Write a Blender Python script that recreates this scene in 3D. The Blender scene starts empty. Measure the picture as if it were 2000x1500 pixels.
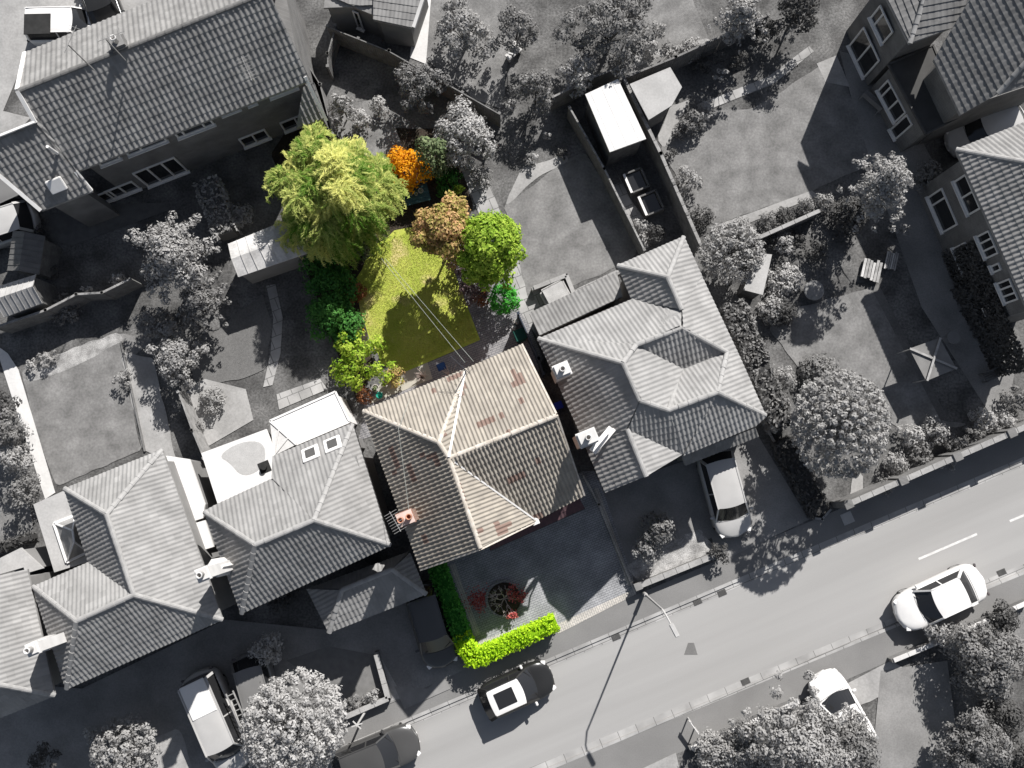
import bpy, bmesh, math, random
import numpy as np
from mathutils import Vector, Matrix
random.seed(7); np.random.seed(7)
sc = bpy.context.scene
COL = sc.collection
# ------------------------------------------------------------------ camera, light, exposure
F = 1840.0; H = 46.0; TILT = math.atan(180 / F)
cam = bpy.data.cameras.new("camera"); cam.sensor_width = 36; cam.lens = F / 2000 * 36
cam.clip_end = 2000; cam.clip_start = 0.5
co = bpy.data.objects.new("camera", cam); COL.objects.link(co)
co.location = (0, 0, H); co.rotation_euler = (TILT, 0, 0); sc.camera = co
SUN_EL = math.radians(39.3); SD = Vector((0.393, 0.919, 0)).normalized()
SV = Vector((SD.x * math.cos(SUN_EL), SD.y * math.cos(SUN_EL), math.sin(SUN_EL)))
w = bpy.data.worlds.new("World"); sc.world = w; w.use_nodes = True
nt = w.node_tree; nt.nodes.clear()
sky = nt.nodes.new('ShaderNodeTexSky'); sky.sky_type = 'NISHITA'; sky.sun_disc = False
sky.sun_elevation = SUN_EL; sky.sun_rotation = math.atan2(SD.x, SD.y)
hs = nt.nodes.new('ShaderNodeHueSaturation'); hs.inputs['Saturation'].default_value = 0.70
bg = nt.nodes.new('ShaderNodeBackground'); bg.inputs['Strength'].default_value = 0.05
wo = nt.nodes.new('ShaderNodeOutputWorld')
nt.links.new(sky.outputs[0], hs.inputs['Color']); nt.links.new(hs.outputs[0], bg.inputs[0]); nt.links.new(bg.outputs[0], wo.inputs[0])
sl = bpy.data.lights.new("sun", 'SUN'); sl.energy = 4.6; sl.angle = math.radians(0.5); sl.color = (1.0, 0.99, 0.975)
so = bpy.data.objects.new("sun", sl); COL.objects.link(so); so.rotation_euler = (-SV).to_track_quat('-Z', 'Y').to_euler()
so.location = (0, 0, 60)
sc.view_settings.view_transform = 'Standard'; sc.view_settings.look = 'None'; sc.view_settings.gamma = 1
sc.view_settings.exposure = 0.72
# ------------------------------------------------------------------ measuring helpers
_s, _c = math.sin(TILT), math.cos(TILT)
def ray(x, y):
    dx = (x - 1000) / F; dy = (750 - y) / F
    return Vector((dx, dy * _c + _s, dy * _s - _c))
def P(x, y, h=0.0):
    d = ray(x, y); t = (H - h) / (-d.z)
    return Vector((d.x * t, d.y * t, h))
def onwall(A, B, x, y):            # where the sight line meets the vertical plane through A-B
    d = ray(x, y); n = Vector((-(B - A).y, (B - A).x, 0)); o = Vector((0, 0, H))
    t = (Vector((A.x, A.y, 0)) - Vector((0, 0, 0))).dot(n) / Vector((d.x, d.y, 0)).dot(n)
    return o + d * t
ANG = math.radians(22.5)
E_ = Vector((math.cos(ANG), math.sin(ANG), 0)); N_ = Vector((-math.sin(ANG), math.cos(ANG), 0))
# ------------------------------------------------------------------ objects
def link(name, me, m=None, parent=None):
    o = bpy.data.objects.new(name, me); COL.objects.link(o)
    if m is not None and me is not None:
        me.materials.append(m)
    if parent is not None:
        o.parent = parent
        o.matrix_parent_inverse = Matrix.Identity(4)
    return o
def tag(o, label, cat, group=None):
    o['label'] = label; o['category'] = cat
    if group: o['group'] = group
    return o
def thing(name, label, cat, loc=(0, 0, 0), rz=0.0, group=None):
    o = bpy.data.objects.new(name, None); COL.objects.link(o); o.location = loc; o.rotation_euler = (0, 0, rz)
    o.empty_display_size = 0.2
    return tag(o, label, cat, group)
def struct(o):
    o['kind'] = 'structure'; return o
class B:
    """collects shapes into one mesh; coordinates are relative to org"""
    def __init__(s, org=(0, 0, 0)):
        s.bm = bmesh.new(); s.o = Vector(org); s.uv = s.bm.loops.layers.uv.new("UVMap")
    def face(s, pts):
        try: return s.bm.faces.new([s.bm.verts.new(Vector(p) - s.o) for p in pts])
        except ValueError: return None
    def prism(s, pts, z0, z1):       # pts: xy outline
        n = len(pts)
        a = sum(pts[i][0] * pts[(i + 1) % n][1] - pts[(i + 1) % n][0] * pts[i][1] for i in range(n))
        if a < 0: pts = pts[::-1]
        b = [s.bm.verts.new(Vector((p[0], p[1], z0)) - s.o) for p in pts]
        t = [s.bm.verts.new(Vector((p[0], p[1], z1)) - s.o) for p in pts]
        s.bm.faces.new(t); s.bm.faces.new(b[::-1])
        for i in range(n):
            j = (i + 1) % n; s.bm.faces.new((b[i], b[j], t[j], t[i]))
        return s
    def slab(s, pts, d):             # 3D polygon pushed down by vector d
        n = len(pts)
        t = [s.bm.verts.new(Vector(p) - s.o) for p in pts]; b = [s.bm.verts.new(Vector(p) + d - s.o) for p in pts]
        s.bm.faces.new(t); s.bm.faces.new(b[::-1])
        for i in range(n):
            j = (i + 1) % n; s.bm.faces.new((b[i], b[j], t[j], t[i]))
        return s
    def box(s, c, size, rz=0.0, bev=0.0, rx=0.0, ry=0.0):
        m = Matrix.Translation(Vector(c) - s.o) @ Matrix.Rotation(rz, 4, 'Z') @ Matrix.Rotation(ry, 4, 'Y') @ Matrix.Rotation(rx, 4, 'X') @ Matrix.Diagonal((*size, 1))
        r = bmesh.ops.create_cube(s.bm, size=1, matrix=m)
        if bev:
            ed = list({e for v in r['verts'] for e in v.link_edges})
            bmesh.ops.bevel(s.bm, geom=ed, offset=bev, segments=2, affect='EDGES')
        return s
    def bar(s, a, b, wd, ht):        # box beam between two points
        a, b = Vector(a), Vector(b); d = b - a; L = d.length
        q = d.to_track_quat('X', 'Z').to_matrix().to_4x4()
        m = Matrix.Translation((a + b) / 2 - s.o) @ q @ Matrix.Diagonal((L, wd, ht, 1))
        bmesh.ops.create_cube(s.bm, size=1, matrix=m); return s
    def tube(s, pts, r, seg=6, cap=True):
        pts = [Vector(p) - s.o for p in pts]; n = len(pts)
        rr = r if isinstance(r, (list, tuple)) else [r] * n
        rings = []
        for i, p in enumerate(pts):
            d = (pts[min(i + 1, n - 1)] - pts[max(i - 1, 0)])
            if d.length < 1e-6: d = Vector((0, 0, 1))
            d.normalize(); x = d.orthogonal().normalized(); y = d.cross(x)
            if i and (x.dot(px) < 0.0): pass
            px = x
            rings.append([s.bm.verts.new(p + (x * math.cos(k * 2 * math.pi / seg) + y * math.sin(k * 2 * math.pi / seg)) * rr[i]) for k in range(seg)])
        for i in range(n - 1):
            # match ring starts
            best = min(range(seg), key=lambda o: (rings[i + 1][o].co - pts[i + 1] - (rings[i][0].co - pts[i])).length)
            R2 = rings[i + 1][best:] + rings[i + 1][:best]; rings[i + 1] = R2
            for k in range(seg):
                s.bm.faces.new((rings[i][k], rings[i][(k + 1) % seg], R2[(k + 1) % seg], R2[k]))
        if cap:
            s.bm.faces.new(rings[0][::-1]); s.bm.faces.new(rings[-1])
        return s
    def lathe(s, c, prof, seg=16):   # prof: (r,z)
        c = Vector(c) - s.o; rings = []
        for r, z in prof:
            rings.append([s.bm.verts.new(c + Vector((r * math.cos(k * 2 * math.pi / seg), r * math.sin(k * 2 * math.pi / seg), z))) for k in range(seg)])
        for a, b in zip(rings, rings[1:]):
            for k in range(seg): s.bm.faces.new((a[k], a[(k + 1) % seg], b[(k + 1) % seg], b[k]))
        s.bm.faces.new(rings[0][::-1]); s.bm.faces.new(rings[-1])
        return s
    def out(s, name, m, parent=None, smooth=False):
        me = bpy.data.meshes.new(name)
        bmesh.ops.recalc_face_normals(s.bm, faces=s.bm.faces) if len(s.bm.faces) < 3000 else None
        s.bm.to_mesh(me); s.bm.free()
        if smooth: me.polygons.foreach_set('use_smooth', [True] * len(me.polygons))
        o = link(name, me, m, parent)
        if parent is None: o.location = s.o
        elif s.o.length > 0 and parent is not None:
            # geometry is already relative to the parent's base
            pass
        return o
# ------------------------------------------------------------------ materials
MATS = {}
def g(v, t=0.0):      # neutral stone-grey of the surroundings
    return (v * (1.035 + t), v, v * (0.96 - t))
def mat(name, a, b=None, rough=0.9, scale=3.0, fine=60.0, amt=0.25, bump=0.0, bscale=40.0, metal=0.0, spec=0.2, coat=0.0, blot=None, contrast=(0.35, 0.65)):
    if name in MATS: return MATS[name]
    m = bpy.data.materials.new(name); m.use_nodes = True; MATS[name] = m
    n = m.node_tree.nodes; l = m.node_tree.links; bs = n['Principled BSDF']
    bs.inputs['Roughness'].default_value = rough; bs.inputs['Metallic'].default_value = metal
    bs.inputs['Specular IOR Level'].default_value = spec; bs.inputs['Coat Weight'].default_value = coat
    b = b or tuple(c * 0.75 for c in a)
    geo = n.new('ShaderNodeNewGeometry')
    t1 = n.new('ShaderNodeTexNoise'); t1.inputs['Scale'].default_value = scale; t1.inputs['Detail'].default_value = 6
    t2 = n.new('ShaderNodeTexNoise'); t2.inputs['Scale'].default_value = fine; t2.inputs['Detail'].default_value = 3
    l.new(geo.outputs['Position'], t1.inputs['Vector']); l.new(geo.outputs['Position'], t2.inputs['Vector'])
    r = n.new('ShaderNodeMapRange'); r.inputs[1].default_value = contrast[0]; r.inputs[2].default_value = contrast[1]
    l.new(t1.outputs['Fac'], r.inputs[0])
    mx = n.new('ShaderNodeMix'); mx.data_type = 'RGBA'; mx.inputs['A'].default_value = (*a, 1); mx.inputs['B'].default_value = (*b, 1)
    l.new(r.outputs[0], mx.inputs['Factor'])
    r2 = n.new('ShaderNodeMapRange'); r2.inputs[1].default_value = 0.3; r2.inputs[2].default_value = 0.7
    r2.inputs[3].default_value = 1 - amt; r2.inputs[4].default_value = 1 + amt
    l.new(t2.outputs['Fac'], r2.inputs[0])
    mu = n.new('ShaderNodeVectorMath'); mu.operation = 'SCALE'; l.new(mx.outputs['Result'], mu.inputs[0]); l.new(r2.outputs[0], mu.inputs['Scale'])
    last = mu.outputs[0]
    if blot:   # a third colour in scattered patches
        t3 = n.new('ShaderNodeTexNoise'); t3.inputs['Scale'].default_value = blot[1]; t3.inputs['Detail'].default_value = 4
        l.new(geo.outputs['Position'], t3.inputs['Vector'])
        r3 = n.new('ShaderNodeMapRange'); r3.inputs[1].default_value = blot[2]; r3.inputs[2].default_value = blot[2] + 0.1
        l.new(t3.outputs['Fac'], r3.inputs[0])
        m3 = n.new('ShaderNodeMix'); m3.data_type = 'RGBA'; l.new(last, m3.inputs['A']); m3.inputs['B'].default_value = (*blot[0], 1)
        l.new(r3.outputs[0], m3.inputs['Factor']); last = m3.outputs['Result']
    l.new(last, bs.inputs['Base Color'])
    if bump:
        bt = n.new('ShaderNodeTexNoise'); bt.inputs['Scale'].default_value = bscale; bt.inputs['Detail'].default_value = 4
        l.new(geo.outputs['Position'], bt.inputs['Vector'])
        bu = n.new('ShaderNodeBump'); bu.inputs['Strength'].default_value = bump; bu.inputs['Distance'].default_value = 0.05
        l.new(bt.outputs['Fac'], bu.inputs['Height']); l.new(bu.outputs[0], bs.inputs['Normal'])
    return m
def brickmat(name, a, b, mortar, bw=0.2, bh=0.1, ms=0.012, rough=0.85, rot=ANG, offset=0.5, big=0.0, vertical=False):
    if name in MATS: return MATS[name]
    m = bpy.data.materials.new(name); m.use_nodes = True; MATS[name] = m
    n = m.node_tree.nodes; l = m.node_tree.links; bs = n['Principled BSDF']; bs.inputs['Roughness'].default_value = rough
    bs.inputs['Specular IOR Level'].default_value = 0.25
    geo = n.new('ShaderNodeNewGeometry'); mp = n.new('ShaderNodeMapping'); mp.inputs['Rotation'].default_value = (0, 0, -rot)
    l.new(geo.outputs['Position'], mp.inputs['Vector']); vec = mp.outputs[0]
    if vertical:
        sp = n.new('ShaderNodeSeparateXYZ'); l.new(vec, sp.inputs[0]); ad = n.new('ShaderNodeMath'); l.new(sp.outputs[0], ad.inputs[0]); l.new(sp.outputs[1], ad.inputs[1])
        cb = n.new('ShaderNodeCombineXYZ'); l.new(ad.outputs[0], cb.inputs[0]); l.new(sp.outputs[2], cb.inputs[1]); vec = cb.outputs[0]
    br = n.new('ShaderNodeTexBrick'); br.inputs['Scale'].default_value = 1; br.inputs['Brick Width'].default_value = bw; br.inputs['Row Height'].default_value = bh
    br.inputs['Mortar Size'].default_value = ms; br.offset = offset; br.inputs['Color1'].default_value = (*a, 1); br.inputs['Color2'].default_value = (*b, 1); br.inputs['Mortar'].default_value = (*mortar, 1)
    l.new(vec, br.inputs['Vector'])
    t = n.new('ShaderNodeTexNoise'); t.inputs['Scale'].default_value = 0.9; t.inputs['Detail'].default_value = 6; l.new(geo.outputs['Position'], t.inputs['Vector'])
    r = n.new('ShaderNodeMapRange'); r.inputs[1].default_value = 0.3; r.inputs[2].default_value = 0.7; r.inputs[3].default_value = 0.72; r.inputs[4].default_value = 1.2
    l.new(t.outputs['Fac'], r.inputs[0])
    mu = n.new('ShaderNodeVectorMath'); mu.operation = 'SCALE'; l.new(br.outputs['Color'], mu.inputs[0]); l.new(r.outputs[0], mu.inputs['Scale'])
    l.new(mu.outputs[0], bs.inputs['Base Color'])
    bu = n.new('ShaderNodeBump'); bu.inputs['Strength'].default_value = 0.4; bu.inputs['Distance'].default_value = 0.01; bu.invert = True
    l.new(br.outputs['Fac'], bu.inputs['Height']); l.new(bu.outputs[0], bs.inputs['Normal'])
    return m
def tilemat(name, a, b, odd=None, oddthr=0.62, rough=0.85, cw=0.3, ch=0.33):
    if name in MATS: return MATS[name]
    m = bpy.data.materials.new(name); m.use_nodes = True; MATS[name] = m
    n = m.node_tree.nodes; l = m.node_tree.links; bs = n['Principled BSDF']; bs.inputs['Roughness'].default_value = rough
    bs.inputs['Specular IOR Level'].default_value = 0.2
    uv = n.new('ShaderNodeUVMap'); dv = n.new('ShaderNodeVectorMath'); dv.operation = 'DIVIDE'; dv.inputs[1].default_value = (cw, ch, 1)
    l.new(uv.outputs[0], dv.inputs[0]); fl = n.new('ShaderNodeVectorMath'); fl.operation = 'FLOOR'; l.new(dv.outputs[0], fl.inputs[0])
    wn = n.new('ShaderNodeTexWhiteNoise'); wn.noise_dimensions = '2D'; l.new(fl.outputs[0], wn.inputs['Vector'])
    mx = n.new('ShaderNodeMix'); mx.data_type = 'RGBA'; mx.inputs['A'].default_value = (*a, 1); mx.inputs['B'].default_value = (*b, 1); l.new(wn.outputs['Value'], mx.inputs['Factor'])
    last = mx.outputs['Result']
    geo = n.new('ShaderNodeNewGeometry')
    t = n.new('ShaderNodeTexNoise'); t.inputs['Scale'].default_value = 1.1; t.inputs['Detail'].default_value = 7; l.new(geo.outputs['Position'], t.inputs['Vector'])
    r = n.new('ShaderNodeMapRange'); r.inputs[1].default_value = 0.3; r.inputs[2].default_value = 0.7; r.inputs[3].default_value = 0.82; r.inputs[4].default_value = 1.1
    l.new(t.outputs['Fac'], r.inputs[0]); mu = n.new('ShaderNodeVectorMath'); mu.operation = 'SCALE'; l.new(last, mu.inputs[0]); l.new(r.outputs[0], mu.inputs['Scale']); last = mu.outputs[0]
    if odd:
        c2 = n.new('ShaderNodeVectorMath'); c2.operation = 'MULTIPLY'; c2.inputs[1].default_value = (0.16, 0.45, 1); l.new(fl.outputs[0], c2.inputs[0])
        t3 = n.new('ShaderNodeTexNoise'); t3.noise_dimensions = '2D'; t3.inputs['Scale'].default_value = 1.0; t3.inputs['Detail'].default_value = 0; l.new(c2.outputs[0], t3.inputs['Vector'])
        ad = n.new('ShaderNodeMath'); ad.operation = 'MULTIPLY_ADD'; ad.inputs[1].default_value = 0.16; l.new(wn.outputs['Value'], ad.inputs[0]); l.new(t3.outputs['Fac'], ad.inputs[2])
        gt = n.new('ShaderNodeMath'); gt.operation = 'GREATER_THAN'; gt.inputs[1].default_value = oddthr + 0.1; l.new(ad.outputs[0], gt.inputs[0])
        sc_ = n.new('ShaderNodeMath'); sc_.operation = 'MULTIPLY'; sc_.inputs[1].default_value = 0.75; l.new(gt.outputs[0], sc_.inputs[0])
        m3 = n.new('ShaderNodeMix'); m3.data_type = 'RGBA'; l.new(last, m3.inputs['A']); m3.inputs['B'].default_value = (*odd, 1); l.new(sc_.outputs[0], m3.inputs['Factor']); last = m3.outputs['Result']
    l.new(last, bs.inputs['Base Color'])
    return m
def leafmat(name, a, b, trans=0.25, rough=0.6):
    if name in MATS: return MATS[name]
    m = bpy.data.materials.new(name); m.use_nodes = True; MATS[name] = m
    n = m.node_tree.nodes; l = m.node_tree.links; bs = n['Principled BSDF']; bs.inputs['Roughness'].default_value = rough
    bs.inputs['Specular IOR Level'].default_value = 0.12
    uv = n.new('ShaderNodeUVMap'); sp = n.new('ShaderNodeSeparateXYZ'); l.new(uv.outputs[0], sp.inputs[0])
    mx = n.new('ShaderNodeMix'); mx.data_type = 'RGBA'; mx.inputs['A'].default_value = (*a, 1); mx.inputs['B'].default_value = (*b, 1)
    l.new(sp.outputs[0], mx.inputs['Factor']); l.new(mx.outputs['Result'], bs.inputs['Base Color'])
    tr = n.new('ShaderNodeBsdfTranslucent'); l.new(mx.outputs['Result'], tr.inputs['Color'])
    ms = n.new('ShaderNodeMixShader'); ms.inputs[0].default_value = trans
    l.new(bs.outputs[0], ms.inputs[1]); l.new(tr.outputs[0], ms.inputs[2])
    l.new(ms.outputs[0], n['Material Output'].inputs['Surface'])
    return m
def glassmat(name='dark_glass', v=(0.02, 0.02, 0.021)):
    if name in MATS: return MATS[name]
    m = mat(name, v, v, rough=0.08, amt=0.0, spec=0.6); return m
def paint(name, c, rough=0.3, coat=0.4):
    return mat(name, c, tuple(x * 0.93 for x in c), rough=rough, coat=coat, amt=0.03, scale=1.5, spec=0.4)
GL = glassmat()
WHITE = mat('white_frame_paint', g(0.74), g(0.66), rough=0.5, amt=0.05)
BLACKP = mat('black_rubber', g(0.02), g(0.03), rough=0.7, amt=0.1)
LEAD = mat('grey_lead', g(0.30), g(0.22), rough=0.6, amt=0.1)
# ------------------------------------------------------------------ ground
ZL = 0.04 / 10; _nsheet = 0
def sheet(name, pts, lvl, m, px=True, base=0.0):
    global _nsheet; _nsheet += 1
    z = base + ZL * lvl + .0006 * (_nsheet % 60) * (base == 0)
    pp = [P(x, y, z) for x, y in pts] if px else [Vector((x, y, z)) for x, y in pts]
    c = sum(pp, Vector()) / len(pp)
    b = B((c.x, c.y, z)); f = b.face(pp)
    me = bpy.data.meshes.new(name); b.bm.normal_update()
    for f in b.bm.faces:
        if f.normal.z < 0: f.normal_flip()
    bmesh.ops.triangulate(b.bm, faces=b.bm.faces[:])
    b.bm.to_mesh(me); b.bm.free()
    o = link(name, me, m); o.location = (c.x, c.y, z)
    return struct(o)
def smoothpts(pts, it=2):
    for _ in range(it):
        q = []
        for i in range(len(pts)):
            a, b = pts[i], pts[(i + 1) % len(pts)]
            q += [(a[0] * .75 + b[0] * .25, a[1] * .75 + b[1] * .25), (a[0] * .25 + b[0] * .75, a[1] * .25 + b[1] * .75)]
        pts = q
    return pts
def wob(pts, amp=3.0, step=14):       # organic edge
    q = []
    n = len(pts)
    for i in range(n):
        a, b = pts[i], pts[(i + 1) % n]; L = math.hypot(b[0] - a[0], b[1] - a[1]); k = max(1, int(L / step))
        for j in range(k):
            t = j / k; q.append((a[0] + (b[0] - a[0]) * t + random.uniform(-amp, amp), a[1] + (b[1] - a[1]) * t + random.uniform(-amp, amp)))
    return q
# ------------------------------------------------------------------ roofs
def plane_of(pts):
    c = sum(pts, Vector()) / len(pts); n = Vector()
    for i in range(len(pts)):
        a, b = pts[i], pts[(i + 1) % len(pts)]
        n += Vector(((a.y - b.y) * (a.z + b.z), (a.z - b.z) * (a.x + b.x), (a.x - b.x) * (a.y + b.y)))
    n.normalize()
    if n.z < 0: n = -n
    return c, n
def tile_face(dst, pts, tw=0.2, tl=0.33, amp=0.03, step=0.025, sub=5, org=Vector(), lift=0.02, kinds=0):
    c, n = plane_of(pts)
    v = (Vector((0, 0, 1)) - n * n.z)
    v = v.normalized() if v.length > 1e-4 else Vector((0, 1, 0))
    u = v.cross(n).normalized()
    q = [((p - c).dot(u), (p - c).dot(v)) for p in pts]
    u0, u1 = min(a for a, _ in q) - 0.1, max(a for a, _ in q) + 0.1
    v0, v1 = min(b for _, b in q) , max(b for _, b in q) + 0.1
    nu = int((u1 - u0) / tw * sub) + 2; nc = int((v1 - v0) / tl) + 1
    us = u0 + np.arange(nu) * tw / sub
    ph = (us / tw) % 1.0
    if kinds == 0: prof = 0.5 + 0.5 * np.cos(2 * np.pi * ph)
    else: prof = np.abs(np.sin(np.pi * ph))
    rows = []; hh = []; vv = []
    for k in range(nc):
        rows += [v0 + k * tl, v0 + (k + 1) * tl]; hh += [step, 0.0]; vv += [v0 + k * tl + 0.001, v0 + (k + 1) * tl - 0.001]
    rows = np.array(rows); hh = np.array(hh); nr = len(rows)
    cell = np.floor(us / tw).astype(int); cell -= cell.min(); tj = np.random.uniform(-0.003, 0.003, (nr, cell.max() + 1)); jit = tj[:, cell]
    U, V = np.meshgrid(us, rows); Hh = amp * prof[None, :] + hh[:, None] + lift + jit
    C = np.array(c); pos = C + U[..., None] * np.array(u) + V[..., None] * np.array(v) + Hh[..., None] * np.array(n)
    pos = pos.reshape(-1, 3)
    i = np.arange(nr - 1)[:, None] * nu + np.arange(nu - 1)[None, :]
    quads = np.stack([i, i + 1, i + 1 + nu, i + nu], -1).reshape(-1, 4)
    # pre-cull quads far outside
    me = bpy.data.meshes.new("tmp"); me.vertices.add(len(pos)); me.vertices.foreach_set('co', pos.ravel())
    me.loops.add(quads.size); me.loops.foreach_set('vertex_index', quads.ravel().astype(np.int32))
    me.polygons.add(len(quads)); me.polygons.foreach_set('loop_start', (np.arange(len(quads)) * 4).astype(np.int32))
    me.update()
    uvl = me.uv_layers.new(name="UVMap")
    off = random.uniform(0, 50)
    UV = np.stack([U.ravel() + off, np.repeat(np.array(vv), nu) + off], -1)
    uvl.data.foreach_set('uv', UV[quads.ravel()].astype(np.float32).ravel())
    bm = bmesh.new(); bm.from_mesh(me); bpy.data.meshes.remove(me)
    cc = c
    for k in range(len(pts)):
        a, b = pts[k], pts[(k + 1) % len(pts)]
        e = b - a
        if e.length < 1e-4: continue
        pn = e.cross(n).normalized()
        if (cc - a).dot(pn) > 0: pn = -pn
        bmesh.ops.bisect_plane(bm, geom=bm.verts[:] + bm.edges[:] + bm.faces[:], plane_co=a, plane_no=pn, clear_outer=True)
    bmesh.ops.translate(bm, verts=bm.verts, vec=-org)
    for f in bm.faces: f.smooth = False
    t = bpy.data.meshes.new("t2"); bm.to_mesh(t); bm.free()
    dst.bm.from_mesh(t); bpy.data.meshes.remove(t)
def ridge_line(b, p, q, r=0.11, seg=0.38, lift=0.05):
    p, q = Vector(p), Vector(q); d = q - p; L = d.length; k = max(1, int(L / seg)); d.normalize()
    side = d.cross(Vector((0, 0, 1))).normalized(); up = side.cross(d).normalized()
    for i in range(k):
        a = p + d * (i * L / k - 0.01) + up * lift; c = p + d * ((i + 1) * L / k + 0.02) + up * (lift - 0.015)
        jr = r * random.uniform(0.93, 1.07)
        ra, rb = [], []
        for t in range(6):
            th = math.pi * t / 5
            o = side * math.cos(th) * jr + up * math.sin(th) * jr * 0.75 - up * 0.04
            ra.append(b.bm.verts.new(a + o * 1.06 - b.o)); rb.append(b.bm.verts.new(c + o * 0.96 - b.o))
        for t in range(5): b.bm.faces.new((ra[t], rb[t], rb[t + 1], ra[t + 1]))
        b.bm.faces.new(ra); b.bm.faces.new(rb[::-1])
def pz(pts): return [P(x, y, z) for x, y, z in pts]
def inset(poly, d):
    n = len(poly); out = []
    a = sum(poly[i].x * poly[(i + 1) % n].y - poly[(i + 1) % n].x * poly[i].y for i in range(n))
    s = 1 if a > 0 else -1
    for i in range(n):
        p0, p1, p2 = poly[i - 1], poly[i], poly[(i + 1) % n]
        e1 = (p1 - p0).normalized(); e2 = (p2 - p1).normalized()
        n1 = Vector((-e1.y, e1.x)) * s; n2 = Vector((-e2.y, e2.x)) * s
        m = (n1 + n2); L = m.length
        m = m / L if L > 1e-4 else n1
        out.append(p1 + m * d / max(0.35, m.dot(n1)))
    return out
def house(name, label, cat, faces, foot, ridges, roofm, wallm, group=None, ridgem=None, tw=0.2, tl=0.33, amp=0.03, sub=5,
          ins=0.35, base=None, ridr=0.11, gables=(), gutters=(), fasc=None, ridgez=0.05, step=0.018, wallz=None):
    """faces: roof polygons (x,y,z) in picture measurements; foot: list of outlines (x,y,z of the eaves)"""
    f3 = [pz(f) for f in faces]
    o = base or P(*foot[0][0][:2], foot[0][0][2]); org = Vector((o.x, o.y, 0))
    t = thing(name, label, cat, org, 0, group)
    rb = B(org)
    for f in f3: tile_face(rb, f, tw, tl, amp, step, sub, org)
    rb.out('roof', roofm, t)
    fb = B(org)
    for f in f3:
        c, n = plane_of(f)
        fb.slab([p - Vector((0, 0, 0.06)) for p in f], Vector((0, 0, -0.13)))
    fb.out('roof_deck', fasc or LEAD, t)
    wb = B(org)
    for fp in foot:
        pp = [P(*p) for p in fp]; ze = min(p[2] for p in fp)
        pl = inset([Vector((p.x, p.y)) for p in pp], ins)
        wb.prism([(p.x, p.y) for p in pl], 0, (wallz or ze) - 0.12 - 0.0)
    for gb in gables:
        a, ap, b_ = [P(*p) for p in gb[:3]]; inward = gb[3]
        d = Vector((inward[0], inward[1], 0)).normalized()
        a2 = a.lerp(b_, 0.07); b2 = b_.lerp(a, 0.07); ap2 = ap.copy(); ap2.z -= 0.2
        for q in (a2, b2): q.z = a.z - 0.15
        pts = [p + d * ins for p in (a2, b2, ap2)]
        wb.slab(pts, d * 0.2)
    wb.out('wall', wallm, t)
    if ridges:
        for a, b_ in ridges:
            r = B(org); ridge_line(r, P(*a), P(*b_), ridr, lift=ridgez); r.out('ridge_tiles', ridgem or roofm, t)
    if gutters:
        for a, b_ in gutters:
            gbm = B(org); a, b_ = P(*a), P(*b_); gbm.tube([a - Vector((0, 0, .07)), b_ - Vector((0, 0, .07))], 0.06, 6)
            gbm.out('gutter', BLACKP, t)
    t['_org'] = 0
    del t['_org']
    return t, org
def window(parent, org, A, Bp, p0, p1, hgt=None, z=None, cols=2, name='window', fr=0.07, framem=None, sill=True, split=None, glass=None):
    """p0,p1: picture position of lower corners on wall A-B"""
    a = onwall(A, Bp, *p0); b = onwall(A, Bp, *p1)
    z0 = (a.z + b.z) / 2 if z is None else z
    a = Vector((a.x, a.y, z0)); b = Vector((b.x, b.y, z0)); d = (b - a); L = d.length; d.normalize()
    nrm = Vector((d.y, -d.x, 0))
    if nrm.dot(Vector((0, 0, 0)) - a) < 0: nrm = -nrm      # towards the middle of the scene
    up = Vector((0, 0, 1)); fm = framem or WHITE
    f = B(org); off = nrm * 0.04
    f.bar(a + off + up * fr / 2, b + off + up * fr / 2, 0.07, fr); f.bar(a + off + up * (hgt - fr / 2), b + off + up * (hgt - fr / 2), 0.07, fr)
    xs = [0] + [L * k / cols for k in range(1, cols)] + [L]
    if split: xs = [0] + [L * s for s in split] + [L]
    for k, x in enumerate(xs):
        x2 = min(max(x, fr / 2), L - fr / 2)
        f.bar(a + d * x2 + off + up * fr, a + d * x2 + off + up * (hgt - fr), fr, 0.07)
    fo = f.out(name, fm, parent)
    gl = B(org); gl.bar(a + nrm * 0.012 + up * hgt / 2 + d * fr, b + nrm * 0.012 + up * hgt / 2 - d * fr, 0.02, hgt - fr * 2)
    gl.out('pane', glass or GL, fo)
    if sill:
        s_ = B(org); s_.bar(a + nrm * 0.09 - up * 0.03 - d * .05, b + nrm * 0.09 - up * 0.03 + d * .05, 0.17, 0.055); s_.out('sill', fm, fo)
    return fo
def front_window(parent, org, e0, e1, t0, t1, z0, hgt, ins=.35, cols=2, name='window', out=None, m=None, glass=None):
    """opening in the wall below the eaves line e0-e1, between fractions t0 and t1 of it"""
    A, C = P(*e0), P(*e1); d = Vector((C.x - A.x, C.y - A.y, 0)); L = d.length; d.normalize(); nrm = -N_ if out is None else out
    A = Vector((A.x, A.y, 0)) - nrm * ins; a = A + d * L * t0 + Vector((0, 0, z0)); b = A + d * L * t1 + Vector((0, 0, z0)); w_ = (b - a).length; up = Vector((0, 0, 1)); f = B(org); off = nrm * .04
    f.bar(a + off + up * .035, b + off + up * .035, .07, .07); f.bar(a + off + up * (hgt - .035), b + off + up * (hgt - .035), .07, .07)
    for k in range(cols + 1):
        x = min(max(w_ * k / cols, .035), w_ - .035); f.bar(a + d * x + off + up * .07, a + d * x + off + up * (hgt - .07), .07, .07)
    fo = f.out(name, m or WHITE, parent); g_ = B(org); g_.bar(a + nrm * .012 + up * hgt / 2 + d * .07, b + nrm * .012 + up * hgt / 2 - d * .07, .02, hgt - .14); g_.out('pane', glass or GL, fo)
    return fo
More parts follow.
